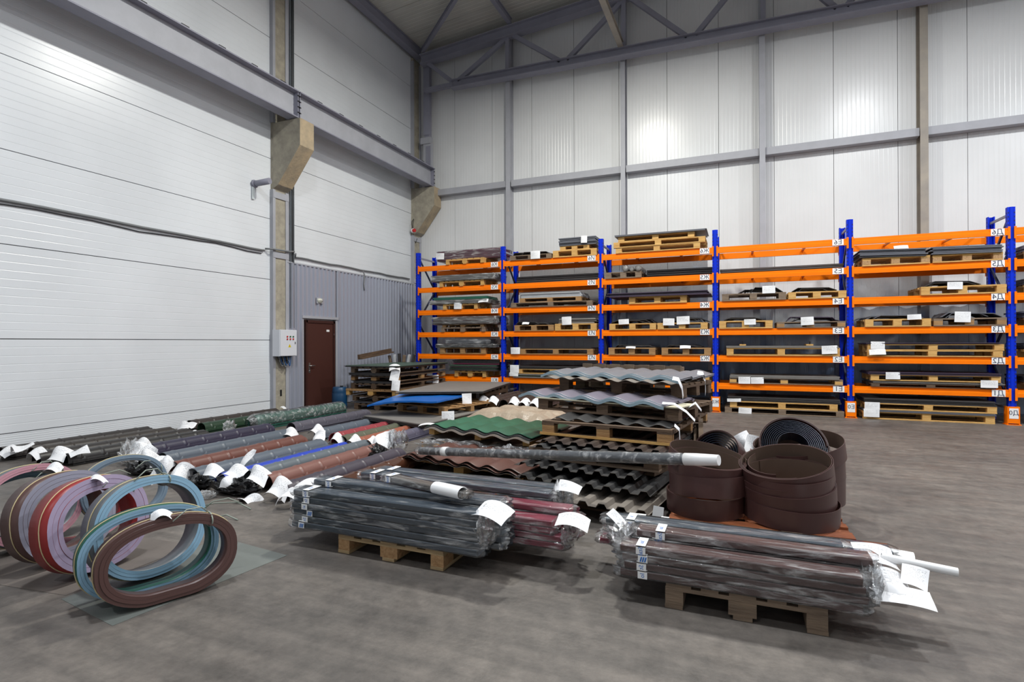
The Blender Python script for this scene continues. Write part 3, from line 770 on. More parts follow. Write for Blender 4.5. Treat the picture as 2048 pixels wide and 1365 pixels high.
def shell(L_, w_, h_, seed, gather=0.06, amp=0.006, nu=36):
    """crumpled film around a long bundle (x along length), open gathered ends"""
    rnd = random.Random(seed); ns = 20; vv = []; ff = []
    xs = [-L_/2-gather]+[-L_/2-gather*0.4]+[-L_/2+L_*i/nu for i in range(nu+1)]+[L_/2+gather*0.4, L_/2+gather]
    off = Vector((seed*7.3, seed*3.1, 0))
    for i, x_ in enumerate(xs):
        e = 1.0
        if i in (0, len(xs)-1): e = 0.62
        elif i in (1, len(xs)-2): e = 0.92
        for k in range(ns):
            a = k/ns*4; sd = int(a); fr = a-sd
            c = [(-1, -1), (1, -1), (1, 1), (-1, 1)]; p, q = c[sd % 4], c[(sd+1) % 4]
            yy = (p[0]+(q[0]-p[0])*fr)*w_/2; zz_ = (p[1]+(q[1]-p[1])*fr)*h_/2
            end = min(1.0, max(0.0, 1-(L_/2-abs(x_))/0.18))
            d_ = amp*(0.6+2.2*end)*(0.7+noise.noise(Vector((x_*3, yy*22, zz_*22))+off)*1.3+end*noise.noise(Vector((x_*30, yy*50, zz_*50))+off)*1.6)
            d_ = max(0.002, d_)
            ln = math.hypot(yy, zz_) or 1
            s_ = 1 if i not in (0, len(xs)-1) else 1+0.5*noise.noise(Vector((k*1.7, seed, i)))
            vv.append((x_+(0.02*noise.noise(Vector((k*0.9, seed*2.0, 1))) if e < 1 else 0), yy*e*s_+yy/ln*d_, zz_*e*s_+zz_/ln*d_))
    for i in range(len(xs)-1):
        for k in range(ns): ff.append((i*ns+k, i*ns+(k+1) % ns, (i+1)*ns+(k+1) % ns, (i+1)*ns+k))
    mb = MB(); mb.add(vv, ff, True)
    for j, f in enumerate(mb.f):
        if j < 2*ns or j >= len(mb.f)-2*ns: mb.mi[j] = 1
    return mb
def wrapped_bundle(cx, y0, z, L_, w_, h_, cols, label, rows=3, seed=1, group='wrapped bundles on the rack', wrap=True):
    t = thing('wrapped_bundle', label, 'bundle', (cx, y0, z), group=group)
    hh = h_/rows
    for i in range(rows):
        mb = MB(); a = random.Random(seed+i).uniform(-0.02, 0.02)
        mb.prism([(0, 0), (w_, 0), (w_, hh*0.9), (w_-0.02, hh*0.96), (0.02, hh*0.96), (0, hh*0.9)], lambda u, v, tt: (tt+a, u, v+i*hh), -L_/2, L_/2)
        mb.build('profile', cols[i % len(cols)], t)
    if wrap:
        s = shell(L_, w_+0.01, h_+0.01, seed, 0.1, 0.008)
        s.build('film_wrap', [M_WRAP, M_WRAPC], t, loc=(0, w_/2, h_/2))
    return t

# ---------------------------------------------------------------- goods on the rack
FY = RY-0.05
lv = {6: 'top shelf', 5: 'second-highest shelf', 4: 'third-highest shelf', 3: 'third-lowest shelf', 2: 'second-lowest shelf', 1: 'lowest shelf', 0: 'floor'}
bay = {'K': 'leftmost rack bay', 'I': 'second rack bay', 'Z': 'middle rack bay', 'E': 'fourth rack bay', 'D': 'fifth rack bay', 'N': 'rack bay at the right picture edge'}
def where(b, l): return 'on the '+lv[l]+' of the '+bay[b] if l else 'on the floor under the '+bay[b]
def lz(l): return LEV[l-1]+0.002 if l else 0.002
def pl(b, l, x0, x1, m=M_W_NEW, ends=False, H=0.144, D=0.9, desc='pale wooden pallet', dz=0.0, dy=0.0, block=None):
    pallet((x0+x1)/2, FY+dy, lz(l)+dz, x1-x0, D, desc+' '+where(b, l), m, H, ends, block=block); return lz(l)+dz+H+0.001
def pp(b, l, x0, x1, zc, h_, desc='white paper slip', seed=None, rz=0.03, dy=-0.03, rx=0.0):
    s = seed if seed is not None else int(abs(x0*97+zc*13)) % 5
    paper(((x0+x1)/2, FY+dy, zc), x1-x0, h_, (rx, random.uniform(-0.05, 0.05), rz), desc+' '+where(b, l), 0.05, 0.06, s, 'paper slips on the rack')

# bay K
z = pl('K', 6, -7.31, -6.17, ends=True, H=0.14)
wrapped_bundle(-6.72, FY+0.18, z, 1.90, 0.66, 0.26, [M_SH_BURG], 'burgundy profiles in clear film '+where('K', 6), 5, 3)
pp('K', 6, -7.70, -7.45, z+0.13, 0.17, dy=0.14)
z = pl('K', 5, -7.51, -6.17, ends=True, H=0.15)
wrapped_bundle(-6.82, FY-0.02, z, 1.85, 0.8, 0.15, [M_SH_GREY], 'grey profiles in crumpled film '+where('K', 5), 3, 4)
z = pl('K', 4, -7.40, -6.36, ends=True, H=0.15)
wrapped_bundle(-6.95, FY-0.02, z, 1.70, 0.8, 0.10, [M_SH_GREY], 'grey wrapped profiles '+where('K', 4), 2, 5)
wrapped_bundle(-6.90, FY+0.0, z+0.115, 1.62, 0.7, 0.07, [M_SH_GREEN], 'green profiles lying uppermost '+where('K', 4), 2, 6, wrap=False)
pp('K', 4, -7.05, -6.82, z-0.06, 0.17, 'left white paper slip'); pp('K', 4, -6.32, -6.04, z+0.06, 0.10, 'tilted white paper slip', rx=-0.5)
z = pl('K', 3, -7.46, -6.14, M_W_OLD, True, 0.13, desc='weathered wooden pallet')
z = pallet(-6.80, FY, z, 1.24, 0.9, 'upper of two stacked pallets '+where('K', 3), M_W_MID, 0.07, True) and z+0.071
wrapped_bundle(-6.78, FY-0.03, z, 1.84, 0.8, 0.20, [M_SH_BROWN, M_SH_GREY], 'brown-grey wrapped profiles '+where('K', 3), 5, 7)
z = pl('K', 2, -7.50, -6.12, M_W_MID, H=0.17, desc='wide wooden pallet')
wrapped_bundle(-6.74, FY-0.02, z, 1.7, 0.8, 0.09, [M_SH_DARK], 'dark film-wrapped profiles '+where('K', 2), 2, 8)
wrapped_bundle(-6.72, FY+0.02, z+0.105, 1.2, 0.6, 0.11, [M_SH_SLATE], 'upper grey film-wrapped pack '+where('K', 2), 3, 9)
z = pl('K', 1, -7.05, -6.12, ends=True, H=0.16)
sheets(-7.2, -5.80, FY-0.02, 0.85, z, 0.16, 4, [M_SH_DARK, M_SH_OLIVE], 'dark olive profile stack '+where('K', 1))
sheets(-7.15, -5.76, FY+0.06, 0.75, z+0.165, 0.12, 3, [M_SH_BURG, M_SH_DARK, M_SH_DARK], 'dark burgundy profiles lying uppermost '+where('K', 1))
# bay I
z = pl('I', 6, -5.42, -4.30, M_W_OLD, H=0.12, desc='low weathered pallet')
offcuts(-5.40, -4.32, FY, 0.8, z, M_SH_DARK, 'dark thin flashing pile '+where('I', 6), 5, 0.09, 11)
pp('I', 6, -4.85, -4.60, z-0.02, 0.20, 'left white paper slip')
z = pl('I', 6, -4.27, -3.16, M_W_NEW, H=0.17, desc='pale lower pallet under grey sheets')
pallet(-3.72, FY+0.02, z, 0.74, 0.8, 'small upper pallet under grey sheets '+where('I', 6), M_W_NEW, 0.10)
sheets(-4.12, -3.18, FY+0.0, 0.85, z+0.102, 0.20, 6, M_SH_SLATE, 'tall stack of grey sheets '+where('I', 6), jit=0.015)
pp('I', 6, -3.53, -3.38, z+0.22, 0.17, 'right higher white paper slip', dy=-0.06)
sheets(-5.35, -3.15, FY+0.25, 0.5, lz(5), 0.20, 4, M_SH_DARK, 'long dark sheets lying flat '+where('I', 5))
z = pl('I', 4, -5.40, -3.27, M_W_OLD, H=0.12, desc='long weathered pallet')
pallet(-4.36, FY+0.02, z, 1.62, 0.85, 'upper pallet carrying white sheets '+where('I', 4), M_W_MID, 0.11)
sheets(-5.15, -3.55, FY+0.02, 0.8, z+0.112, 0.12, 5, M_SH_LIGHT, 'white sheet stack tied with straps '+where('I', 4))
z = pl('I', 3, -5.31, -4.25, M_W_MID, H=0.15, desc='left wooden pallet')
offcuts(-5.3, -4.26, FY, 0.8, z, M_SH_DARK, 'loose dark offcuts on the left pallet '+where('I', 3), 5, 0.07, 12)
pp('I', 3, -5.08, -4.90, z+0.05, 0.08, 'left small paper slip', rx=-0.8)
z = pl('I', 3, -4.22, -3.17, M_W_NEW, H=0.17, desc='right pale pallet')
sheets(-4.15, -3.2, FY+0.05, 0.8, z, 0.14, 3, M_SH_GREY, 'grey sheets on the right pallet '+where('I', 3), skew=0.1)
pp('I', 3, -4.03, -3.79, z+0.07, 0.20, 'right large paper slip')
z = pl('I', 2, -5.15, -3.26, M_W_MID, H=0.14, desc='long thin pallet')
sheets(-5.12, -3.3, FY+0.02, 0.8, z, 0.03, 2, M_SH_DARK, 'thin dark sheets '+where('I', 2))
pp('I', 2, -5.40, -5.15, z-0.05, 0.17)
sheets(-5.35, -3.4, FY, 0.85, lz(1)+0.01, 0.10, 3, [M_SH_GREY, M_SH_OLIVE], 'lower grey-green sheet stack '+where('I', 1))
z = pallet(-4.3, FY+0.02, lz(1)+0.115, 1.9, 0.85, 'long pale pallet lying on sheets '+where('I', 1), M_W_NEW, 0.12) and lz(1)+0.236
sheets(-5.25, -3.3, FY+0.02, 0.8, z, 0.08, 3, M_SH_DARK, 'upper dark sheet stack '+where('I', 1))
pp('I', 1, -5.42, -5.18, lz(1)+0.23, 0.20); pp('I', 1, -5.44, -5.20, lz(1)+0.09, 0.09, 'lower white paper slip')
# bay Z
z = pl('Z', 6, -2.70, -0.80, M_W_NEW, H=0.13, desc='long pale pallet, bottom of three')
pallet(-1.72, FY-0.01, z, 2.06, 0.95, 'long pale pallet, middle of three '+where('Z', 6), M_W_NEW, 0.13)
pallet(-1.78, FY+0.0, z+0.135, 1.72, 0.9, 'long pale pallet, topmost of three '+where('Z', 6), M_W_NEW, 0.12)
sheets(-2.73, -0.66, FY-0.02, 0.95, z+0.257, 0.045, 3, M_SH_SLATE, 'slate sheets on three stacked pallets '+where('Z', 6), jit=0.03)
z = pl('Z', 5, -2.95, -2.10, M_W_OLD, H=0.15, desc='small weathered pallet')
for k, (xx, rr) in enumerate(((-2.47, 0.07), (-2.32, 0.05), (-2.17, 0.065))):
    o = MB(); o.cyl((0, 0, 0), (0, 0.8, 0), rr, 14); tt_ = thing('wrapped_tube', ('left', 'middle', 'right')[k]+' film-wrapped tube '+where('Z', 5), 'tube', (xx, FY, z+rr+0.002), group='wrapped tubes on the rack')
    o.build('tube', M_SH_GREY, tt_); s = MB(); s.tube([(0, -0.05, 0.0), (0, -0.02, 0), (0, 0.85, 0)], [rr*0.5, rr*1.08, rr*1.06], 14); s.build('film_wrap', M_WRAPC, tt_)
sheets(-2.05, -0.56, FY+0.3, 0.45, lz(5), 0.20, 4, M_SH_DARK, 'long dark sheets beside a small pallet '+where('Z', 5))
z = pl('Z', 4, -2.39, -1.09, M_W_NEW, H=0.165, desc='bright new pallet')
sheets(-2.90, -0.60, FY-0.03, 0.95, z, 0.10, 4, M_SH_PURP, 'long aubergine tile sheets '+where('Z', 4), jit=0.05)
z = pl('Z', 3, -2.86, -1.77, M_W_NEW, H=0.15, desc='left pale pallet')
offcuts(-2.85, -1.75, FY, 0.8, z, M_SH_DARK, 'loose dark offcuts on the left pallet '+where('Z', 3), 5, 0.10, 13)
pp('Z', 3, -2.63, -2.39, z+0.04, 0.12, 'leftmost white paper slip')
z = pl('Z', 3, -1.74, -0.65, M_W_NEW, H=0.15, desc='right pale pallet')
offcuts(-1.75, -0.62, FY, 0.85, z, M_SH_DARK, 'loose dark offcuts on the right pallet '+where('Z', 3), 6, 0.12, 14)
pp('Z', 3, -1.61, -1.36, z+0.02, 0.16, 'middle white paper slip'); pp('Z', 3, -1.31, -1.03, z+0.05, 0.18, 'rightmost white paper slip')
z = pl('Z', 2, -2.88, -1.79, M_W_MID, H=0.17, desc='left wooden pallet')
offcuts(-2.86, -1.80, FY, 0.8, z, M_SH_DARK, 'dark thin offcuts on the left pallet '+where('Z', 2), 4, 0.05, 15)
pp('Z', 2, -2.46, -2.24, z+0.01, 0.06, 'left flat white paper slip', rx=-0.7)
z = pl('Z', 2, -1.65, -0.58, M_W_MID, H=0.17, desc='right wooden pallet')
offcuts(-1.66, -0.60, FY, 0.8, z, M_SH_DARK, 'dark thin offcuts on the right pallet '+where('Z', 2), 4, 0.05, 16)
pp('Z', 2, -1.24, -1.01, z+0.02, 0.08, 'right flat white paper slip', rx=-0.6)
z = pl('Z', 1, -2.6, -0.62, M_W_NEW, H=0.14, desc='long pale pallet')
sheets(-2.6, -0.62, FY, 0.85, z, 0.10, 3, M_SH_DARK, 'dark sheet stack '+where('Z', 1))
z = pl('Z', 0, -2.5, -0.66, M_W_NEW, H=0.14, desc='long pale pallet')
sheets(-2.5, -0.66, FY, 0.85, z, 0.10, 3, M_SH_DARK, 'dark sheet stack '+where('Z', 0))
# bay E
sheets(-0.42, 2.02, FY+0.35, 0.4, lz(5), 0.14, 3, M_SH_GREY, 'long grey sheets lying at the back '+where('E', 5))
z = pl('E', 4, -0.35, 0.92, M_W_OLD, H=0.16, desc='left weathered pallet')
offcuts(-0.10, 0.88, FY, 0.8, z, M_SH_DARK, 'dark ridge pieces on the left pallet '+where('E', 4), 4, 0.13, 17)
pp('E', 4, 0.46, 0.71, z+0.06, 0.16)
z = pl('E', 4, 0.96, 2.02, M_W_NEW, H=0.15, desc='right pale pallet')
offcuts(0.98, 2.02, FY, 0.8, z, M_SH_DARK, 'dark ridge pieces on the right pallet '+where('E', 4), 3, 0.08, 18)
z = pl('E', 3, -0.41, 0.66, M_W_NEW, H=0.17, desc='left pale pallet')
offcuts(-0.40, 0.62, FY, 0.8, z, M_SH_DARK, 'dark offcuts on the left pallet '+where('E', 3), 4, 0.06, 19)
pp('E', 3, 0.10, 0.33, z-0.03, 0.12, 'left white paper slip')
z = pl('E', 3, 0.74, 2.00, M_W_OLD, H=0.13, desc='right weathered pallet', block=M_W_MID)
offcuts(0.9, 2.0, FY, 0.8, z, M_SH_PURP, 'aubergine offcuts on the right pallet '+where('E', 3), 4, 0.09, 20)
pp('E', 3, 1.19, 1.43, z+0.01, 0.17, 'right white paper slip')
z = pl('E', 2, -0.26, 1.90, M_W_NEW, H=0.17, desc='long pale pallet')
sheets(-0.27, 1.88, FY, 0.85, z, 0.045, 2, M_SH_GREY, 'thin grey sheets '+where('E', 2), jit=0.01)
pp('E', 2, 1.57, 1.85, z-0.04, 0.17)
for k, xx in enumerate((0.07, 1.36)):
    t = thing('timber_wedge', ('left', 'right')[k]+' timber wedge '+where('E', 2), 'wedge', (xx, FY+0.05, z+0.047), group='timber wedges on the rack')
    MB().box((0, 0.2, 0.015), (0.13, 0.4, 0.03)).build('wedge', M_W_NEW, t); MB().tube([(0, 0, 0.03), (0.02, 0, 0.08), (-0.01, 0.02, 0.09), (0.005, 0.05, 0.03)], 0.008, 6).build('strap', M_BLACK, t)
z = pl('E', 1, -0.2, 1.95, M_W_OLD, H=0.12, desc='long weathered pallet', block=M_W_NEW)
sheets(-0.2, 1.9, FY, 0.85, z, 0.06, 3, M_SH_GREY, 'flat grey sheets '+where('E', 1))
pp('E', 1, -0.02, 0.22, z-0.05, 0.15, 'left white paper slip'); pp('E', 1, 0.23, 0.48, z-0.05, 0.14, 'right white paper slip')
z = pl('E', 0, -0.30, 1.97, M_W_OLD, H=0.12, desc='long weathered lower pallet')
pallet(0.83, FY, z, 2.05, 0.9, 'long pale upper pallet '+where('E', 0), M_W_NEW, 0.14)
sheets(-0.24, 1.92, FY+0.02, 0.85, z+0.143, 0.10, 3, M_SH_DARK, 'dark sheets on two stacked pallets '+where('E', 0))
pp('E', 0, -0.25, 0.03, z+0.16, 0.07, 'upper white paper slip'); pp('E', 0, -0.02, 0.24, z-0.06, 0.13, 'lower white paper slip')
# bay D
z = pl('D', 5, 2.30, 3.42, M_W_NEW, H=0.16, desc='left pale pallet', block=M_W_CHIP)
sheets(2.22, 3.36, FY-0.03, 0.9, z, 0.16, 5, M_SH_SLATE, 'left stack of slate tile sheets '+where('D', 5), skew=0.12, tilt=0.03)
pp('D', 5, 2.84, 3.08, z+0.17, 0.13, rx=-0.5, dy=0.02)
z = pl('D', 5, 3.46, 4.53, M_W_NEW, H=0.15, desc='right pale pallet', block=M_W_CHIP)
sheets(3.42, 4.52, FY-0.03, 0.9, z, 0.15, 5, M_SH_SLATE, 'right stack of slate tile sheets '+where('D', 5), skew=0.10, tilt=0.02)
z = pl('D', 4, 3.27, 4.58, M_W_NEW, H=0.165, desc='bright new pallet')
offcuts(3.30, 4.42, FY, 0.8, z, M_SH_DARK, 'dark thin sheet pieces '+where('D', 4), 4, 0.08, 21)
pp('D', 4, 3.68, 3.92, z-0.0, 0.14)
z = pl('D', 3, 2.34, 3.43, M_W_NEW, H=0.155, desc='left pale pallet')
offcuts(2.28, 3.40, FY, 0.8, z, M_SH_SLATE, 'slate offcuts on the left pallet '+where('D', 3), 5, 0.06, 22)
pp('D', 3, 3.04, 3.27, z+0.03, 0.10, 'left white paper slip')
z = pl('D', 3, 3.47, 4.58, M_W_OLD, H=0.15, desc='right weathered pallet', block=M_W_MID)
offcuts(3.5, 4.55, FY, 0.85, z, [M_SH_SLATE, M_SH_DARK], 'slate offcuts on the right pallet '+where('D', 3), 5, 0.11, 23)
pp('D', 3, 3.79, 4.04, z+0.02, 0.20, 'right white paper slip')
z = pl('D', 2, 2.38, 4.52, M_W_NEW, H=0.12, desc='long pale lower pallet', dz=0.0)
pallet(3.46, FY, z, 2.16, 0.9, 'long pale upper pallet '+where('D', 2), M_W_NEW, 0.12)
sheets(2.35, 4.50, FY, 0.85, z+0.123, 0.03, 2, M_SH_PURP, 'thin dark sheets on two stacked pallets '+where('D', 2))
pp('D', 2, 2.43, 2.67, z+0.10, 0.15, 'upper white paper slip'); pp('D', 2, 2.40, 2.68, z-0.03, 0.11, 'lower slanting paper slip', rx=-0.3, dy=-0.05)
sheets(2.45, 4.55, FY+0.02, 0.85, lz(1)+0.07, 0.05, 3, M_SH_GREY, 'lower grey sheets '+where('D', 1))
pl('D', 1, 2.44, 4.4, M_W_DARK, H=0.068, desc='dark low pallet')
z = lz(1)+0.125
z = pallet(3.46, FY, z, 2.06, 0.88, 'pale upper pallet '+where('D', 1), M_W_NEW, 0.12) and z+0.121
sheets(2.38, 4.5, FY, 0.85, z, 0.05, 3, M_SH_PURP, 'upper dark sheets '+where('D', 1))
pp('D', 1, 2.68, 2.92, z-0.02, 0.14, 'left white paper slip'); pp('D', 1, 4.18, 4.44, lz(1)+0.10, 0.14, 'right white paper slip')
z = pl('D', 0, 2.30, 4.40, M_W_NEW, H=0.15, desc='long pale lower pallet')
sheets(2.3, 4.42, FY, 0.85, z, 0.04, 2, M_SH_SLATE, 'thin slate sheets between two pallets '+where('D', 0))
z = z+0.042
z = pallet(3.38, FY, z, 2.1, 0.88, 'long pale upper pallet '+where('D', 0), M_W_NEW, 0.13) and z+0.131
sheets(2.33, 4.42, FY, 0.85, z, 0.10, 3, M_SH_DARK, 'dark sheets uppermost '+where('D', 0))
pp('D', 0, 2.32, 2.58, z-0.06, 0.15, 'upper white paper slip'); pp('D', 0, 2.30, 2.57, z-0.20, 0.16, 'lower white paper slip', dy=-0.05)
# bay N (a sliver is in view)
for l_, mm in ((5, M_SH_SLATE), (4, M_SH_DARK), (3, M_SH_SLATE), (2, M_SH_DARK), (1, M_SH_DARK)):
    z = pl('N', l_, 4.86, 6.0, M_W_MID if l_ % 2 else M_W_NEW, H=0.145, desc='wooden pallet')
    sheets(4.84, 6.0, FY, 0.85, z, 0.12, 3, mm, ('slate' if mm is M_SH_SLATE else 'dark')+' sheets '+where('N', l_))
# ---------------------------------------------------------------- ridge caps laid out on the floor
def gloss(name, col, r=0.42): return mat(name, col, r, 0, var=0.06, vscale=2.0, spec=0.5)
def cap_mesh(L_, Rr, pitch, m, lip=0.025):
    """half-round ridge cap: domed section, turned-out lips, raised bead every pitch; real sheet thickness"""
    nseg = 12; prof = []
    wall = 0.045
    base = [(-Rr-lip, 0.004), (-Rr, 0.006), (-Rr, wall)]
    arc = [(-Rr*math.cos(math.pi*i/nseg), wall+Rr*0.92*math.sin(math.pi*i/nseg)) for i in range(1, nseg)]
    prof = base+arc+[(Rr, wall), (Rr, 0.006), (Rr+lip, 0.004)]
    ys = [0.0]; y = 0.14
    while y < L_-0.05:
        ys += [y-0.034, y-0.018, y-0.006, y+0.006, y+0.018, y+0.034]; y += pitch
    ys.append(L_)
    def sc(k):
        if k == 0 or k == len(ys)-1: return 1.0
        return 1.06 if (k-1) % 6 in (2, 3) else 1.0
    mb = MB(); n = len(prof); vv = []; ff = []
    for side, th in ((1, 0.0), (-1, 0.006)):
        o = len(vv)
        for k, yy in enumerate(ys):
            s_ = sc(k)
            for (a, b) in prof:
                if abs(a) > Rr+1e-6 or b < 0.01: vv.append((a, yy, max(0.001, b-th*0.4)))
                else: vv.append((a*s_*(1-th/Rr), yy, wall+(b-wall)*s_-th))
        for k in range(len(ys)-1):
            for i in range(n-1):
                q = (o+k*n+i, o+k*n+i+1, o+(k+1)*n+i+1, o+(k+1)*n+i)
                ff.append(q if side < 0 else q[::-1])
    mb.add(vv, ff, True)
    N = len(ys)*n
    for k, rev in ((0, False), (len(ys)-1, True)):
        mb.add([vv[k*n+i] for i in range(n)]+[vv[N+k*n+i] for i in range(n)], [(i, i+1, n+i+1, n+i)[::-1 if rev else 1] for i in range(n-1)])
    return mb.mesh('ridge_cap', m)
CAPS = [  # x, y near, length, colour name, rgb, base z, place words
    (-7.50, 4.98, 2.02, 'navy', (50, 47, 66), 0, 'in the near rows, beside the slate one'),
    (-6.73, 4.62, 2.02, 'slate', (86, 94, 104), 0, 'in the near rows, left of the brown one'),
    (-6.10, 4.32, 1.98, 'brown', (104, 64, 55), 0, 'between two slate ones in the near rows'),
    (-5.57, 4.16, 1.98, 'slate', (84, 92, 102), 0, 'in the near rows, right of the first brown one'),
    (-5.25, 4.25, 2.02, 'bright blue', (34, 62, 168), 0, 'wedged between two slate ones'),
    (-4.99, 4.38, 2.02, 'slate grey', (90, 98, 104), 0, 'right of the bright blue one'),
    (-4.60, 4.26, 2.05, 'reddish brown', (118, 80, 72), 0, 'in the near rows beside the aubergine one'),
    (-4.15, 4.06, 1.95, 'aubergine', (64, 58, 68), 0, 'beside the shiny dark brown one'),
    (-3.80, 4.02, 1.95, 'shiny dark brown', (76, 46, 32), 0, 'nearest the wrapped grey profiles'),
    (-7.18, 7.20, 2.05, 'grey', (88, 86, 96), 0, 'in the far row in front of the brown door'),
    (-6.25, 6.86, 2.05, 'slate', (86, 92, 102), 0, 'in the far row, left of the red one'),
    (-5.74, 6.62, 1.95, 'dull red', (140, 54, 60), 0, 'in the far row'),
    (-5.45, 6.46, 1.95, 'olive', (88, 90, 74), 0, 'in the far row between red and rust ones'),
    (-5.18, 6.42, 1.90, 'rust orange', (148, 86, 66), 0, 'in the far row beside the olive one'),
    (-4.91, 6.50, 1.75, 'bluish slate', (88, 86, 102), 0, 'in the far row, rightmost'),
    (-9.12, 6.75, 1.95, 'dark brown', (56, 49, 46), 0, 'against the left wall near the column'),
    (-8.62, 6.60, 1.90, 'dark green', (34, 58, 40), 0, 'partly under the film-wrapped green one'),
    (-9.12, 4.05, 1.95, 'dark grey-brown', (46, 41, 40), 0, 'closest to the left wall, at the picture edge'),
    (-8.72, 4.20, 1.90, 'umber', (54, 48, 44), 0, 'second from the left wall'),
    (-8.30, 4.05, 2.05, 'dark umber', (44, 40, 39), 0, 'third from the left wall'),
    (-7.92, 4.15, 1.95, 'blackish', (38, 36, 36), 0, 'fourth from the left wall'),
]
for i, (x_, y_, L_, cn, rgb, z0, wh) in enumerate(CAPS):
    m = gloss('ridge_'+cn.replace(' ', '_'), rgb, 0.22 if 'shiny' in cn else 0.42)
    Rr = 0.105; pt = (0.30, 0.34, 0.27)[i % 3]
    if x_ > -5.3 and x_ < -4.9: Rr = 0.09
    me = cap_mesh(L_, Rr, pt, m)
    if z0 == 0 and cn not in ('bright blue',):
        o = ob('ridge_cap', me, None, (x_+0.006, y_+0.05, 0.002)); tag(o, 'lower '+cn+' ridge cap nested '+wh, 'ridge cap', 'ridge caps on the floor')
        z0 = 0.03
    o = ob('ridge_cap', me, None, (x_, y_, z0+0.002), (0, 0, random.uniform(-0.004, 0.004)))
    tag(o, 'upper '+cn+' ridge cap '+wh if z0 else cn+' ridge cap '+wh, 'ridge cap', 'ridge caps on the floor')
# film-wrapped green ridge caps on top of two others
t = thing('wrapped_ridge_cap', 'green ridge caps wrapped in shiny clear film below the brown door', 'ridge cap', (-8.02, 7.15, 0.0))
for k in range(3):
    ob('ridge_cap', cap_mesh(2.35, 0.12, 0.26, gloss('ridge_sea_green', (42, 92, 80))), t, (0.0, 0.0, 0.002+0.05*k))
fs = MB(); vv = []
def wf(u, v):
    a = math.pi*(u*1.3-0.15); r_ = 0.142+0.012*noise.noise(Vector((u*9, v*14, 0)))
    yy = -0.12+v*2.55; e = min(1, 0.45+min(v, 1-v)*12)
    return Vector((-r_*math.cos(a)*e, yy, 0.14+r_*1.05*math.sin(a)*e))
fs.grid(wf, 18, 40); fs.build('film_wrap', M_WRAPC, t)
# black film and loose plastic at the near ends of the caps
M_BLKF = mat('black_plastic_film', (16, 16, 18), 0.22, 0, bump=1.0, bscale=18)
def crumple(name, loc, sx, sy, sz, m, label, cat, seed, group=None):
    mb = MB()
    def fn(u, v):
        a = 2*math.pi*u; p = math.pi*(v*0.94+0.03)
        d_ = Vector((math.cos(a)*math.sin(p), math.sin(a)*math.sin(p), math.cos(p)))
        q = 1+0.45*noise.noise(d_*2.2+Vector((seed*5.1, 0, 0)))+0.25*noise.noise(d_*6+Vector((seed, 3, 0)))
        return Vector((d_.x*sx*q, d_.y*sy*q, max(0.0, (d_.z*0.5+0.42))*sz*q))
    mb.grid(fn, 26, 14, smooth=False); o = mb.build(name, m, None, loc=loc); return tag(o, label, cat, group)
crumple('plastic_bag', (-5.35, 4.05, 0.002), 0.16, 0.10, 0.13, M_BLKF, 'black crumpled film under the papers left of the reddish brown ridge caps', 'plastic', 1, 'crumpled plastic by the ridge caps')
crumple('plastic_bag', (-4.78, 4.05, 0.002), 0.30, 0.11, 0.17, M_BLKF, 'large black crumpled film at the end of the reddish brown ridge caps', 'plastic', 2, 'crumpled plastic by the ridge caps')
crumple('plastic_bag', (-6.55, 4.22, 0.002), 0.22, 0.10, 0.15, M_BLKF, 'black crumpled film at the end of the slate ridge caps', 'plastic', 3, 'crumpled plastic by the ridge caps')
crumple('plastic_bag', (-7.25, 4.55, 0.002), 0.13, 0.10, 0.30, M_WRAPC, 'clear crumpled film standing between ridge caps', 'plastic', 4, 'crumpled plastic by the ridge caps')
crumple('plastic_bag', (-4.92, 3.83, 0.002), 0.09, 0.07, 0.08, M_WRAPC, 'small clear crumpled film on the floor before the ridge caps', 'plastic', 5, 'crumpled plastic by the ridge caps')
crumple('plastic_bag', (-4.30, 6.22, 0.002), 0.12, 0.14, 0.36, M_WRAPC, 'clear film bunched beside the green tile stack', 'plastic', 6, 'crumpled plastic by the ridge caps')
crumple('plastic_bag', (-8.12, 6.75, 0.002), 0.09, 0.10, 0.22, M_WRAPC, 'clear film bunched at the end of the green wrapped ridge caps', 'plastic', 7, 'crumpled plastic by the ridge caps')
crumple('plastic_bag', (-4.45, 5.98, 0.002), 0.15, 0.14, 0.18, M_BLKF, 'black crumpled film behind the far end of reddish brown caps', 'plastic', 8, 'crumpled plastic by the ridge caps')
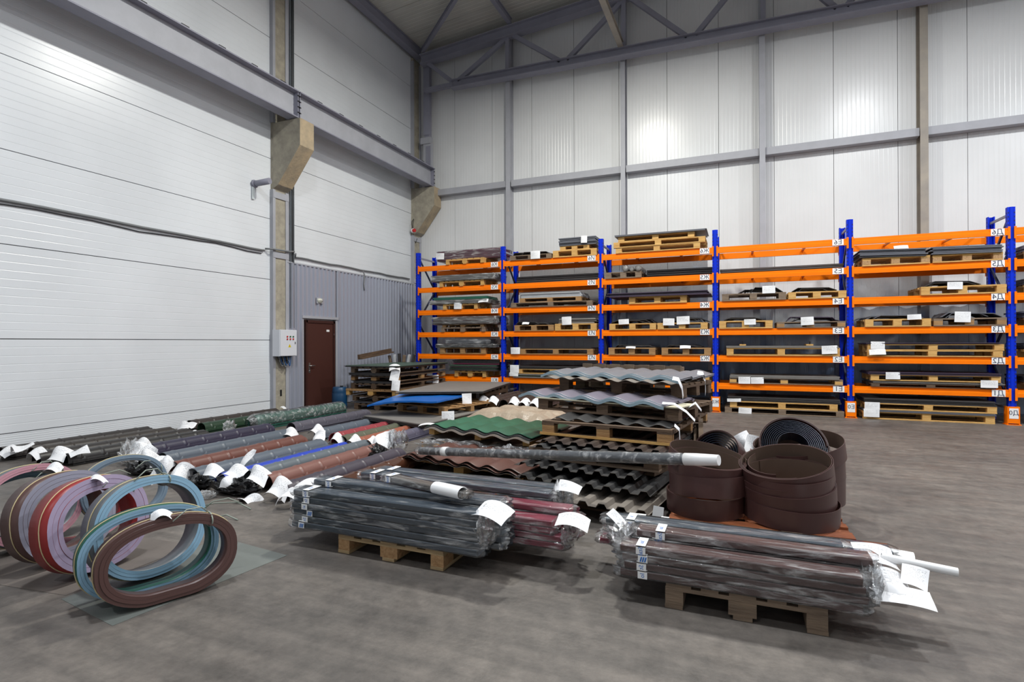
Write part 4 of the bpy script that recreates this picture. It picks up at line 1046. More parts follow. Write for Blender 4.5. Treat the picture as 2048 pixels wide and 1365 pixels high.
# paper slips draped over the near ends
PAP = [  # x, y, z, w, h, rx, ry, rz, curl, fold, words
    (-9.02, 4.06, 0.16, 0.26, 0.30, -1.15, 0.1, 0.2, 0.35, 0.2, 'draped over the ridge cap end at the left picture edge'),
    (-8.86, 4.16, 0.21, 0.22, 0.30, -1.4, -0.25, -0.2, 0.4, 0.2, 'curled on the second ridge cap from the left wall'),
    (-8.30, 4.04, 0.21, 0.28, 0.22, -1.2, 0.15, 0.1, 0.5, 0.2, 'curled on the third ridge cap from the left wall'),
    (-7.98, 4.08, 0.19, 0.36, 0.30, -1.05, -0.2, 0.35, 0.35, 0.3, 'big and curled on the blackish ridge caps'),
    (-7.74, 4.22, 0.22, 0.20, 0.28, -1.3, 0.3, -0.3, 0.3, 0.2, 'lying right of the blackish ridge caps'),
    (-7.46, 4.80, 0.22, 0.26, 0.30, -1.1, 0.3, 0.5, 0.4, 0.3, 'over the end of the navy ridge caps'),
    (-7.18, 4.52, 0.20, 0.34, 0.36, -0.9, -0.2, 0.3, 0.3, 0.4, 'hanging in front of the navy ridge caps'),
    (-6.92, 4.50, 0.18, 0.22, 0.36, -0.6, 0.2, -0.4, 0.3, 0.5, 'left of the slate ridge cap end'),
    (-6.72, 4.40, 0.18, 0.26, 0.30, -0.9, 0.1, 0.5, 0.4, 0.4, 'over the slate ridge cap end'),
    (-6.42, 4.30, 0.16, 0.30, 0.28, -0.8, -0.3, 0.1, 0.4, 0.4, 'between the slate and brown ridge caps'),
    (-6.14, 4.22, 0.21, 0.24, 0.22, -1.1, 0.2, 0.3, 0.6, 0.3, 'over the first brown ridge cap end'),
    (-5.98, 4.05, 0.12, 0.24, 0.40, -0.7, 0.3, 0.7, 0.4, 0.5, 'hanging to the floor by the brown ridge caps'),
    (-5.62, 4.04, 0.18, 0.26, 0.34, -0.7, 0.2, 0.6, 0.7, 0.4, 'crumpled over the slate cap right of the brown'),
    (-5.28, 4.16, 0.20, 0.24, 0.24, -1.1, 0.1, 0.4, 0.3, 0.2, 'on the end of the bright blue ridge cap'),
    (-5.06, 4.42, 0.30, 0.24, 0.30, -0.7, -0.1, -0.5, 0.15, 0.2, 'standing up on the slate grey ridge cap'),
    (-4.98, 4.18, 0.22, 0.32, 0.24, -1.15, 0.1, 0.2, 0.3, 0.2, 'lying flat in front of the slate grey ridge cap'),
    (-4.68, 4.16, 0.22, 0.34, 0.26, -1.0, -0.1, 0.15, 0.5, 0.3, 'over the end of the reddish brown ridge caps'),
    (-4.80, 3.96, 0.16, 0.26, 0.18, -0.6, 0.2, 0.4, 0.5, 0.5, 'lower crumpled one at the reddish brown caps'),
    (-4.42, 3.90, 0.05, 0.30, 0.20, -1.3, 0.3, 0.3, 0.3, 0.4, 'curled on the floor before the aubergine caps'),
    (-4.16, 3.98, 0.19, 0.30, 0.28, -1.0, 0.1, 0.25, 0.5, 0.2, 'over the end of the aubergine ridge caps'),
    (-3.92, 3.88, 0.16, 0.30, 0.22, -1.2, -0.2, 0.5, 0.4, 0.3, 'between the aubergine and dark brown caps'),
    (-9.08, 6.62, 0.13, 0.26, 0.30, -1.2, 0.1, 0.6, 0.3, 0.3, 'near the wall on the dark brown ridge caps'),
    (-8.72, 6.40, 0.18, 0.34, 0.26, -1.2, -0.1, 0.35, 0.2, 0.2, 'right end of the dark brown ridge caps by the wall'),
    (-8.60, 6.42, 0.05, 0.20, 0.20, -1.2, 0.2, 0.2, 0.5, 0.3, 'on the dark green ridge cap end'),
    (-6.58, 6.58, 0.17, 0.30, 0.26, -1.2, 0.2, 0.5, 0.4, 0.3, 'between near and far slate ridge caps'),
    (-6.24, 6.76, 0.22, 0.26, 0.26, -1.2, 0.1, 0.2, 0.5, 0.2, 'over the near end of the far slate caps'),
    (-5.98, 6.54, 0.15, 0.24, 0.28, -0.9, -0.2, 0.4, 0.3, 0.3, 'left of the dull red ridge cap end'),
    (-5.50, 6.38, 0.20, 0.26, 0.22, -1.2, 0.1, 0.2, 0.6, 0.2, 'over the olive ridge cap end'),
    (-5.16, 6.34, 0.20, 0.26, 0.22, -1.2, 0.1, 0.1, 0.6, 0.2, 'over the rust orange ridge cap end'),
    (-4.92, 6.44, 0.19, 0.18, 0.20, -1.2, 0.1, 0.1, 0.6, 0.2, 'over the bluish slate ridge cap end'),
    (-4.52, 6.22, 0.26, 0.34, 0.36, -0.7, 0.1, -0.1, 0.1, 0.5, 'big one standing at the far end of reddish brown caps'),
    (-9.0, 8.78, 0.21, 0.18, 0.12, -1.3, 0.1, 0.1, 0.3, 0.2, 'on far end of the wall-side dark brown caps'),
]
for i, (x_, y_, z_, w_, h_, rx, ry, rz, cu, fo, wd) in enumerate(PAP):
    paper((x_, y_, z_-0.01), w_*0.74, h_*0.72, (rx, ry, rz), 'white paper slip '+wd, cu, fo*1.5, 100+i, 'paper slips on the ridge caps')

# ---------------------------------------------------------------- standing slit coils on the left
M_TWINE = mat('straw_twine', (196, 180, 140), 0.8)
M_GREYSTRAP = mat('grey_green_strap', (140, 148, 138), 0.5)
def oval(W, H, off, n=56, flat=2.25, squash=0.0):
    pts = []
    for k in range(n):
        a = 2*math.pi*k/n
        c, s = math.cos(a), math.sin(a); e = 2/flat
        y = (W/2-off)*math.copysign(abs(c)**e, c); z = (H/2-off)*math.copysign(abs(s)**e, s)
        if squash and z < 0: z = max(z, -(H/2-off)*(1-squash))
        pts.append((y, z))
    return pts
def coil(x_, y_, W, H, w_, th, ang, lean, mo, mf, label, seed=0, flat=2.25, squash=0.0, layers=3):
    t = thing('slit_coil', label, 'coil', (x_, y_, 0.003), (0, 0, R(ang)), group='standing slit coils')
    zc = H/2*(1-squash)
    M = Matrix.Translation((0, 0, 0)) @ Matrix.Rotation(R(lean), 4, 'Y')
    zmin = 0
    rnd = random.Random(seed)
    allv = []
    for l in range(layers):
        a, b = oval(W, H, th*l/layers, flat=flat, squash=squash), oval(W, H, th*(l+0.94)/layers, flat=flat, squash=squash)
        n = len(a); dx = rnd.uniform(-0.004, 0.004); mb = MB()
        vv = [(w_/2+dx, p[0], p[1]+zc) for p in a]+[(-w_/2+dx, p[0], p[1]+zc) for p in a]+[(w_/2+dx, p[0], p[1]+zc) for p in b]+[(-w_/2+dx, p[0], p[1]+zc) for p in b]
        fo = [(i, n+i, n+(i+1) % n, (i+1) % n) for i in range(n)]
        fi = [(2*n+i, 2*n+(i+1) % n, 3*n+(i+1) % n, 3*n+i) for i in range(n)]
        fa = [(i, (i+1) % n, 2*n+(i+1) % n, 2*n+i) for i in range(n)]
        fb = [(n+i, 3*n+i, 3*n+(i+1) % n, n+(i+1) % n) for i in range(n)]
        vv = [M @ Vector(v) for v in vv]; allv += [v.z for v in vv]
        o = mb.add(vv, fo, True, 0)
        for f in fi: mb.f.append(f); mb.sm.append(True); mb.mi.append(0)
        for f in fa+fb: mb.f.append(f); mb.sm.append(False); mb.mi.append(1)
        mb.build('strip_winding', [mo, mf], t)
    tw = [M @ Vector((0.01, p[0], p[1]+zc)) for p in oval(W+0.006, H+0.006, 0, flat=flat, squash=squash)]
    MB().tube(tw, 0.0035, 5, closed=True).build('twine', M_TWINE, t)
    zmin = min(allv)
    t.location.z = 0.003-zmin
    # loop of strap binding the winding at one place
    k = rnd.randrange(4, 12); p = oval(W, H, th/2, flat=flat, squash=squash)[k]
    lp = [M @ Vector((math.cos(a)*(w_/2+0.012), p[0]+0.0, p[1]+zc+math.sin(a)*(th/2+0.014))) for a in [2*math.pi*q/16 for q in range(16)]]
    MB().tube(lp, 0.005, 5, closed=True).build('binding', M_GREYSTRAP, t)
    b0 = M @ Vector((0, p[0], p[1]+zc+th/2+0.01)); sx = rnd.choice((-1, 1))
    MB().tube([b0, b0+Vector((0.03, 0.05*sx, 0.05)), b0+Vector((0.06, 0.14*sx, 0.06)), b0+Vector((0.08, 0.22*sx, 0.01))], 0.004, 5).build('strap_tail', M_GREYSTRAP, t)
    return t
def cm(n, c, r=0.4): return mat(n, c, r, 0, var=0.06, vscale=3)
mBr = cm('coil_brown_lacquer', (84, 58, 54)); mGn = cm('coil_green_lacquer', (26, 84, 70)); mGr = cm('coil_grey_lacquer', (94, 98, 102)); mRd = cm('coil_red_lacquer', (136, 34, 34))
mLb = cm('coil_pale_blue_edge', (128, 164, 188), 0.5); mLi = cm('coil_lilac_edge', (160, 146, 172), 0.5); mGl = cm('coil_grey_lilac_edge', (138, 138, 154), 0.5); mPk = cm('coil_pink_edge', (176, 128, 140), 0.5); mSb = cm('coil_slate_blue', (104, 122, 138), 0.5); mDk = cm('coil_dark_teal', (34, 50, 58))
coil(-3.20, 2.24, 0.745, 0.50, 0.13, 0.062, -22, -5, mBr, mBr, 'brown oval steel strip coil standing foremost on the floor sheet', 1, 2.3, 0.04)
coil(-3.38, 2.25, 0.75, 0.53, 0.13, 0.045, -20, -6, mGn, mLb, 'green oval strip coil with pale blue edge behind the brown foremost coil', 2, 2.3, 0.03)
coil(-3.60, 2.40, 0.70, 0.645, 0.16, 0.055, -6, -9, mGr, mLb, 'grey strip coil with pale blue edge between green and red coils', 3)
coil(-4.06, 2.34, 0.70, 0.62, 0.16, 0.095, 8, -8, mRd, mLi, 'red strip coil with lilac edge', 4)
coil(-4.46, 2.36, 0.68, 0.61, 0.16, 0.085, 10, -8, mBr, mGl, 'brown strip coil with grey-lilac edge left of the red coil', 5)
coil(-5.00, 2.42, 0.72, 0.60, 0.15, 0.05, 8, -10, mGr, mPk, 'grey strip coil with pink edge at the left picture edge', 6)
coil(-5.26, 2.46, 0.70, 0.52, 0.11, 0.05, 8, -6, mDk, mDk, 'dark teal strip coil at the left picture edge behind the pink-edged coil', 7)
coil(-4.92, 3.06, 0.66, 0.56, 0.10, 0.045, -12, -10, mSb, mSb, 'slate blue strip coil standing alone behind the others near the ridge caps', 8)
coil(-4.72, 2.62, 0.60, 0.44, 0.10, 0.05, -4, -8, mRd, mPk, 'low red strip coil mostly hidden behind the red and brown coils', 9)
for q in (((-3.22, 2.20, 0.535), 0.11, 0.09, (-1.2, 0, 0.9), 'crumpled on top of the brown foremost coil'), ((-4.06, 2.32, 0.645), 0.12, 0.06, (-1.4, 0, 0.6), 'folded on top of the red coil'), ((-4.62, 2.36, 0.66), 0.10, 0.08, (-1.2, 0.2, 0.8), 'small one on the brown and grey-lilac coil')):
    paper(q[0], q[1], q[2], q[3], 'white paper slip '+q[4], 0.4, 0.5, 60+int(q[1]*100), 'paper slips on the strip coils')
# thin sheets lying on the floor under the coils
fsh = MB(); fsh.prism([(-3.80, 1.98), (-3.18, 1.90), (-3.05, 3.02), (-3.82, 3.10)], lambda u, v, tt: (u, v, tt), 0.0005, 0.002)
tag(fsh.build('floor_sheet', mat('grey_green_steel_sheet', (104, 108, 104), 0.5, 0, var=0.1, vscale=3)), 'thin grey-green steel sheet lying under the foremost coils', 'sheet')
fsh = MB(); fsh.prism([(-5.9, 1.75), (-3.83, 2.02), (-3.86, 2.9), (-6.0, 2.75)], lambda u, v, tt: (u, v, tt), 0.0005, 0.002)
tag(fsh.build('floor_sheet', mat('brown_grey_board', (100, 92, 86), 0.6, 0, var=0.15, vscale=3)), 'thin brown-grey board lying under the left coils', 'sheet')
# ---------------------------------------------------------------- stacks of roof tile sheets in the middle
def smooth_step(x): return max(0.0, min(1.0, x))
def tile_sheet(A, B, depth, z, m, label, waves=5, amp=0.022, kind='tile', dz=0.0, step=0.35, th=0.004, name='roof_tile_sheet', mx=None, cat='roof sheet', group='roof tile sheets in the stacks', sag=0.0, lip=0.0):
    """profiled roof sheet: A front-left, B front-right (floor plan), waves across, steps along the depth"""
    A = Vector(A); B = Vector(B); W = (B-A).length; ang = math.atan2(B.y-A.y, B.x-A.x)
    def wave(u):
        p = u*waves % 1.0
        if kind == 'tile': return amp*(0.5-0.5*math.cos(2*math.pi*(p**0.85)))
        if p < 0.35: return 0.0
        if p < 0.48: return amp*(p-0.35)/0.13
        if p < 0.80: return amp
        if p < 0.93: return amp*(1-(p-0.80)/0.13)
        return 0.0
    ys = []
    if kind == 'tile':
        y = 0.0
        while y < depth-1e-6: ys += [y, y+0.02, min(depth, y+step*0.93), min(depth, y+step*0.97)]; y += step
        ys = sorted(set(round(v, 4) for v in ys if v <= depth)); 
        if ys[-1] < depth: ys.append(depth)
    else: ys = [0, depth*0.5, depth]
    nu = waves*(10 if kind == 'tile' else 14)
    us = [i/nu for i in range(nu+1)]
    if kind != 'tile':
        us = sorted(set([0.0, 1.0]+[(k+f)/waves for k in range(waves) for f in (0, 0.35, 0.48, 0.80, 0.93)]))
    nu = len(us)-1
    def hz(j):
        y = ys[j]
        if kind != 'tile': return 0.0
        ph = (y/step+1e-4) % 1.0
        return 0.022*min(1.0, ph/0.95) if ph < 0.95 else 0.022*(1-(ph-0.95)/0.05)
    mb = MB(); vv = []; ff = []; n = nu+1
    for s_, off in ((1, th/2), (-1, -th/2)):
        o = len(vv)
        for j, y in enumerate(ys):
            for u in us: vv.append((u*W-W/2, y, wave(u)+hz(j)+off+dz*y-sag*math.sin(math.pi*u)))
        for j in range(len(ys)-1):
            for i in range(nu):
                q = (o+j*n+i, o+j*n+i+1, o+(j+1)*n+i+1, o+(j+1)*n+i); ff.append(q if s_ > 0 else q[::-1])
    N = len(ys)*n
    mb.add(vv, ff, kind == 'tile')
    for i in range(nu):
        mb.f.append((i, N+i, N+i+1, i+1)); mb.sm.append(False); mb.mi.append(1 if mx else 0)
        b = (len(ys)-1)*n; mb.f.append((b+i, b+i+1, N+b+i+1, N+b+i)); mb.sm.append(False); mb.mi.append(0)
    for j in range(len(ys)-1):
        mb.f.append((j*n, (j+1)*n, N+(j+1)*n, N+j*n)); mb.sm.append(False); mb.mi.append(0)
        mb.f.append((j*n+nu, N+j*n+nu, N+(j+1)*n+nu, (j+1)*n+nu)); mb.sm.append(False); mb.mi.append(0)
    if lip:
        o = mb.add([(u*W-W/2, -0.001, wave(u)+hz(0)) for u in us]+[(u*W-W/2, -0.006, wave(u)+hz(0)-lip) for u in us], [(i, n+i, n+i+1, i+1) for i in range(nu)], False, 1 if mx else 0)
    c = (A+B)/2
    o = mb.build(name, [m, mx or m], None, loc=(c.x, c.y, z), rot=(0, 0, ang))
    return tag(o, label, cat, group)
def board(A, B, w_, h_, z, m, label, cat='board', group=None, name='board'):
    A = Vector(A); B = Vector(B); L_ = (B-A).length
    o = MB().box((0, w_/2, h_/2), (L_, w_, h_)).build(name, m, None, loc=((A.x+B.x)/2, (A.y+B.y)/2, z), rot=(0, 0, math.atan2(B.y-A.y, B.x-A.x)))
    return tag(o, label, cat, group)
T_SLATE = cm('tile_slate', (108, 110, 116), 0.42); T_SLATEE = cm('tile_slate_edge', (128, 148, 158), 0.4); T_LILAC = cm('tile_lilac_grey', (122, 116, 128), 0.36); T_GREEN = cm('tile_green', (42, 96, 72), 0.42)
T_BROWN = cm('tile_brown', (92, 60, 52), 0.42); T_DARK = cm('tile_black', (50, 49, 49), 0.5); T_GREY = cm('tile_grey_back', (122, 114, 106), 0.5); T_DBR = cm('tile_dark_brown', (58, 48, 44), 0.45)
T_BEDGE = cm('tile_beige_back', (150, 138, 126), 0.5)
RZS = R(-17)
def pal2(A, B, z, D, label, m, H=0.144, block=None, ends=False):
    A = Vector(A); B = Vector(B); c = (A+B)/2
    return pallet(c.x, c.y, z, (B-A).length, D, label, m, H, ends, math.atan2(B.y-A.y, B.x-A.x), block, 'pallets in the floor stacks')
# the tall stack
pal2((-2.00, 5.00), (-0.72, 4.84), 0.002, 2.0, 'dark pallet on the floor carrying the tall roof sheet stack', M_W_DARK, 0.144)
tile_sheet((-2.04, 4.66), (-0.68, 4.46), 2.2, 0.150, T_GREY, 'lowest grey trapezoid sheet jutting from the tall stack', 8, 0.035, 'trap')
tile_sheet((-2.04, 4.90), (-0.70, 4.72), 2.0, 0.235, T_DARK, 'second lowest dark trapezoid sheet of the tall stack', 8, 0.035, 'trap', mx=T_GREY)
tile_sheet((-2.10, 5.06), (-0.86, 4.90), 2.0, 0.320, T_DARK, 'third lowest dark trapezoid sheet of the tall stack', 8, 0.035, 'trap', mx=T_GREY)
for k, zz_ in enumerate((0.187, 0.272)):
    for j, dx in enumerate((-1.75, -1.25, -0.80)):
        board((dx-0.05, 5.6-0.3*(dx+1.75)), (dx+0.05, 5.57-0.3*(dx+1.75)), 1.2, 0.046, zz_, M_W_DARK, ('left', 'middle', 'right')[j]+' timber spacer between the '+('two lowest', 'second and third')[k]+' trapezoid sheets', 'spacer', 'timber spacers')
pal2((-2.02, 5.26), (-0.68, 5.08), 0.358, 1.9, 'grey pallet halfway up the tall roof sheet stack', M_W_OLD, 0.12, M_W_DARK)
tile_sheet((-1.98, 5.20), (-0.68, 5.02), 1.9, 0.482, T_DARK, 'dark tile sheet resting on the grey mid-height pallet', 8, 0.03, 'trap')
tile_sheet((-1.96, 5.30), (-0.66, 5.14), 1.9, 0.520, T_DBR, 'dark brown sheet just above the dark tile sheet of the tall stack', 8, 0.03, 'trap')
pal2((-1.98, 5.56), (-0.60, 5.38), 0.556, 1.8, 'pale pallet in the upper half of the tall stack', M_W_DARK, 0.15, M_W_MID)
board((-2.00, 5.545), (-0.61, 5.362), 0.014, 0.025, 0.558, M_W_NEW, 'thin pale batten along the front of the dark upper pallet', 'board')
tile_sheet((-1.90, 5.62), (-0.62, 5.46), 1.7, 0.710, T_DARK, 'upper dark wavy sheet under the pale board of the tall stack', 6, 0.03)
b_ = pal2((-2.22, 6.10), (-0.56, 5.62), 0.760, 1.0, 'grey pallet with pale front board high in the tall stack', M_W_DARK, 0.125, M_W_DARK)
board((-2.24, 6.08), (-0.55, 5.60), 0.45, 0.012, 0.888, mat('pale_board', (190, 184, 160), 0.6), 'pale board under the lilac-grey tile sheets', 'board')
tile_sheet((-2.52, 6.22), (-0.70, 5.60), 0.75, 0.902, T_LILAC, 'lilac-grey wavy tile sheet jutting out near the top of the tall stack', 5, 0.045, mx=T_SLATEE, lip=0.03)
tile_sheet((-2.50, 6.26), (-0.70, 5.64), 0.75, 0.914, T_LILAC, 'upper lilac-grey wavy tile sheet lying on its twin', 5, 0.045, mx=T_SLATEE, lip=0.012)
pal2((-2.12, 6.62), (-0.56, 6.14), 0.945, 0.85, 'dark topmost pallet of the tall stack', M_W_DARK, 0.15, M_W_DARK)
tile_sheet((-2.32, 6.52), (-0.66, 6.00), 0.95, 1.098, T_GREY, 'grey-brown tile sheet upside down under the topmost slate sheets', 8, 0.025, mx=T_BEDGE)
tile_sheet((-2.40, 6.70), (-0.60, 6.10), 1.0, 1.128, T_SLATE, 'slate tile sheet second from the top of the tall stack', 5, 0.045, mx=T_SLATEE, lip=0.03)
tile_sheet((-2.38, 6.74), (-0.60, 6.14), 1.0, 1.142, T_SLATE, 'topmost slate tile sheet of the tall stack', 5, 0.045, mx=T_SLATEE, lip=0.012)
# pallet standing on edge at the back of the tall stack
t = thing('pallet', 'weathered pallet standing on edge behind the tall stack', 'pallet', (-1.42, 7.62, 0.002), (0, 0, R(-14)), 'pallets in the floor stacks')
for k in range(7): MB().box((-0.66+0.22*k, 0.0, 0.62), (0.145, 0.022, 1.24)).build('deck_board', M_W_OLD, t)
for zz_ in (0.08, 0.62, 1.16): MB().box((0, 0.035, zz_), (1.46, 0.022, 0.14)).build('stringer', M_W_OLD, t)
for zz_ in (0.08, 0.62, 1.16):
    for xx in (-0.66, 0, 0.66): MB().box((xx, 0.09, zz_), (0.14, 0.085, 0.12)).build('block', M_W_OLD, t)
t = thing('timber_plank', 'grey timber planks leaning along the right side of the tall stack', 'planks', (-0.44, 5.55, 0.0), (0, 0, R(4)))
for k in range(3): MB().box((0.05*k, 0.55, 0.30+0.06*k), (0.05, 1.2, 0.09), Matrix.Rotation(R(20), 3, 'X')).build('plank', M_W_OLD, t)
# straps and paper tags hanging from the tall stack
M_STRAP = mat('white_strap', (226, 228, 232), 0.4)
def strap(pts, w_, label, name='packing_strap'):
    mb = MB(); pts = [Vector(p) for p in pts]; d_ = Vector((0.0, 0.35, 0.12)).normalized()*w_
    n = len(pts); d2 = Vector((0.0015, 0, 0.0015))
    mb.add([p for p in pts]+[p+d_ for p in pts], [(i, i+1, n+i+1, n+i) for i in range(n-1)], True)
    mb.add([p-d2 for p in pts]+[p+d_-d2 for p in pts], [(i, n+i, n+i+1, i+1) for i in range(n-1)], True)
    return tag(mb.build(name, M_STRAP), label, 'strap', 'white packing straps')
strap([(-0.66, 5.98, 1.15), (-0.60, 5.96, 1.14), (-0.56, 5.95, 1.05), (-0.55, 5.95, 0.95)], 0.10, 'white strap hanging from the front corner of the top slate sheets')
strap([(-0.46, 6.75, 1.17), (-0.40, 6.74, 1.16), (-0.37, 6.74, 1.06), (-0.37, 6.74, 0.92)], 0.12, 'white strap hanging from the rear corner of the top slate sheets')
strap([(-0.72, 5.62, 0.93), (-0.60, 5.58, 0.93), (-0.48, 5.55, 0.86), (-0.40, 5.53, 0.78)], 0.05, 'white strap drooping from the lilac-grey sheets')
strap([(-0.50, 5.85, 0.86), (-0.42, 5.86, 0.92), (-0.36, 5.86, 0.84), (-0.38, 5.86, 0.72)], 0.05, 'looped white strap beside the lilac-grey sheets')
strap([(-0.58, 5.42, 0.74), (-0.535, 5.41, 0.70), (-0.53, 5.41, 0.58)], 0.06, 'white strap on the side of the pale pallet in the tall stack')
strap([(-0.60, 5.06, 0.52), (-0.545, 5.04, 0.48), (-0.55, 5.03, 0.36)], 0.05, 'white strap at the mid-height grey pallet')
o = MB(); o.prism([(-0.045, 0.0), (-0.05, -0.10), (0.0, -0.20), (0.045, -0.12), (0.045, 0.0)], lambda u, v, tt: (u, tt, v), 0.003, 0.0)
tag(o.build('paper_tag', M_PAPER if False else mat('white_tag', (214, 214, 214), 0.6), None, loc=(-0.60, 4.46, 0.235), rot=(R(-12), 0, R(-20))), 'white pointed tag hanging at the lowest grey trapezoid sheet', 'tag')

# green tile stack
pal2((-4.20, 6.66), (-2.42, 6.36), 0.002, 0.95, 'pale pallet under the green tile sheets', M_W_MID, 0.15, M_W_NEW, True)
tile_sheet((-4.16, 6.56), (-2.40, 6.20), 1.0, 0.162, T_SLATE, 'slate tile sheet directly on the pallet below green sheets', 5, 0.03)
wrapped = MB()
def wfn(u, v):
    return Vector(((u-0.5)*1.75, v*0.95, 0.012+0.05*noise.noise(Vector((u*5, v*4, 1)))+0.03*math.sin(u*16)))
tile_sheet((-4.12, 6.54), (-2.38, 6.18), 0.95, 0.215, M_SH_GREY, 'grey film-covered tile sheet in the middle of the green stack', 5, 0.035, sag=0.02)
for k, (a, b2) in enumerate((((-4.05, 6.62), (-3.95, 6.60)), ((-3.25, 6.46), (-3.15, 6.44)), ((-2.50, 6.30), (-2.40, 6.28)))):
    board(a, b2, 0.8, 0.085, 0.262, M_W_NEW, ('left', 'middle', 'right')[k]+' timber spacer under the green tile sheets', 'spacer', 'timber spacers')
tile_sheet((-4.06, 6.50), (-2.34, 6.12), 1.0, 0.350, T_GREY, 'brown-grey tile sheet just below the green sheets', 5, 0.04, mx=T_BEDGE, lip=0.02)
tile_sheet((-4.06, 6.52), (-2.34, 6.14), 1.0, 0.372, T_DARK, 'dark-backed tile sheet under the topmost green sheet', 5, 0.04, mx=T_DARK, lip=0.012)
tile_sheet((-4.04, 6.54), (-2.32, 6.16), 1.0, 0.388, T_GREEN, 'topmost green wavy tile sheet', 5, 0.04)
crumple('plastic_film', (-2.62, 6.15, 0.06), 0.30, 0.12, 0.22, M_WRAPC, 'clear crumpled film hanging at the front of the green stack', 'plastic', 12, 'crumpled plastic by the ridge caps')
crumple('plastic_film', (-3.45, 6.32, 0.13), 0.55, 0.07, 0.14, M_WRAPC, 'long clear film bulging below the green sheets', 'plastic', 13, 'crumpled plastic by the ridge caps')
o = MB(); o.prism([(-0.14, 0.0), (0.16, 0.0), (-0.02, 0.17)], lambda u, v, tt: (u, tt, v), 0.01, 0.0)
tag(o.build('cardboard_piece', mat('grey_cardboard', (128, 112, 98), 0.8), None, loc=(-2.72, 6.05, 0.10), rot=(R(-25), 0, R(-14))), 'triangular grey-brown cardboard piece at the front of the green stack', 'cardboard')
paper((-4.05, 6.62, 0.41), 0.30, 0.10, (-1.45, 0, 0.1), 'white paper slip at the left corner of the green sheets', 0.1, 0.1, 71, 'paper slips on the stacks')
# brown tile stack
pal2((-3.90, 5.74), (-2.16, 5.46), 0.002, 0.80, 'pale pallet under the brown tile sheets', M_W_MID, 0.135, M_W_NEW, True)
tile_sheet((-3.80, 5.56), (-2.08, 5.18), 0.85, 0.150, T_DARK, 'lower dark tile sheet on the brown stack', 6, 0.03, mx=T_BEDGE)
tile_sheet((-3.78, 5.54), (-2.08, 5.17), 0.85, 0.166, T_BROWN, 'middle brown tile sheet on the brown stack', 6, 0.042, mx=T_DBR)
tile_sheet((-3.76, 5.56), (-2.06, 5.19), 0.85, 0.190, T_BROWN, 'topmost brown wavy tile sheet in front of the green stack', 6, 0.042, mx=T_DBR)
# long single wrapped pipe lying across
t = thing('wrapped_pipe', 'long single film-wrapped grey pipe lying across the brown tile stack', 'pipe')
pa, pb = Vector((-3.48, 5.50, 0.275)), Vector((-0.20, 4.36, 0.66))
MB().tube([pa.lerp(pb, k/10) for k in range(11)], 0.042, 12).build('pipe', mat('dark_grey_pipe', (84, 88, 94), 0.4), t)
s_ = MB(); q_ = [pa.lerp(pb, -0.03+k/50*0.965) for k in range(51)]
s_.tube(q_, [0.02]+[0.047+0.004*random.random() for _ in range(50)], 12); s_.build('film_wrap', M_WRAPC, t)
tp = pa.lerp(pb, 0.115); dr_ = (pb-pa).normalized()
MB().cyl(tp, tp+dr_*0.09, 0.0525, 14).build('tape_label', M_WHITE, t)
ep = pa.lerp(pb, 0.94)
MB().tube([ep, ep.lerp(pb, 0.5), pb+dr_*0.06], [0.048, 0.047, 0.04], 14).build('paper_sleeve', M_WHITE, t)
# beige wrapped stack behind the green one
t = thing('wrapped_stack', 'stack covered in crumpled beige paper behind the green tile sheets', 'stack', (-3.50, 7.85, 0.0))
pass
for xx in (-0.62, 0, 0.62):
    MB().box((xx, 0.65, 0.12), (0.14, 1.3, 0.24)).build('block', M_W_DARK, t)
MB().box((0, 0.66, 0.262), (1.6, 1.34, 0.04)).build('sheet', T_BROWN, t)
cv = MB()
def bf(u, v):
    e = min(1, min(u, 1-u)*7)*min(1, min(v, 1-v)*7)
    h_ = 0.285+e*(0.10+0.09*noise.noise(Vector((u*3.2, v*2.6, 2)))+0.06*noise.noise(Vector((u*8, v*7, 5))))+0.05*e*math.exp(-((u-0.3)**2+(v-0.5)**2)*14)
    return Vector(((u-0.5)*1.62, v*1.36, h_))
cv.grid(bf, 34, 30, smooth=False); cv.build('cover', mat('beige_kraft_cover', (160, 144, 126), 0.4, 0, var=0.14, vscale=6, bump=0.9, bscale=9), t)
for k, xx in enumerate((-0.42, 0.52)): crumple('film_scrap', (-3.50+xx, 7.80, 0.27), 0.08, 0.05, 0.07, M_WRAPC, ('left', 'right')[k]+' clear film scrap on the front edge of the beige stack', 'plastic', 20+k, 'crumpled plastic by the ridge caps')
# blue wrapped stack and grey flat sheets
pal2((-6.05, 8.25), (-4.80, 7.98), 0.002, 1.7, 'aged pallet under the low dark sheets before the blue-covered stack', M_W_MID, 0.14)
for k in range(3):
    dd = 0.03*k
    o = MB(); o.prism([(-6.42+dd, 8.12), (-4.82+dd, 7.66-dd), (-4.66, 9.7), (-6.3, 10.0)], lambda u, v, tt: (u, v, tt), 0.148+0.028*k, 0.166+0.028*k)
    tag(o.build('flat_sheet', M_SH_DARK if k < 2 else M_SH_GREY), ('lowest', 'middle', 'upper')[k]+' flat sheet of the low stack under the blue cover', 'sheet', 'flat sheets under the blue cover')
pal2((-6.15, 8.9), (-4.95, 8.62), 0.226, 1.6, 'aged pallet under the blue-covered sheets', M_W_MID, 0.15, M_W_MID)
t = thing('blue_cover', 'bright blue film-covered sheet with a drooping left corner', 'covered sheet', (0, 0, 0))
P0, P1, P2, P3 = Vector((-6.28, 8.12, 0.40)), Vector((-4.95, 8.36, 0.50)), Vector((-5.05, 9.9, 0.49)), Vector((-6.55, 9.75, 0.49))
def bl2(u, v):
    p = P0.lerp(P1, u).lerp(P3.lerp(P2, u), v); c = 0.045*math.sin(math.pi*min(1, u*1.1))*(1-v)+0.008*noise.noise(Vector((u*8, v*6, 0)))
    return p+Vector((0, 0, c)), Vector((0, 0, 1))
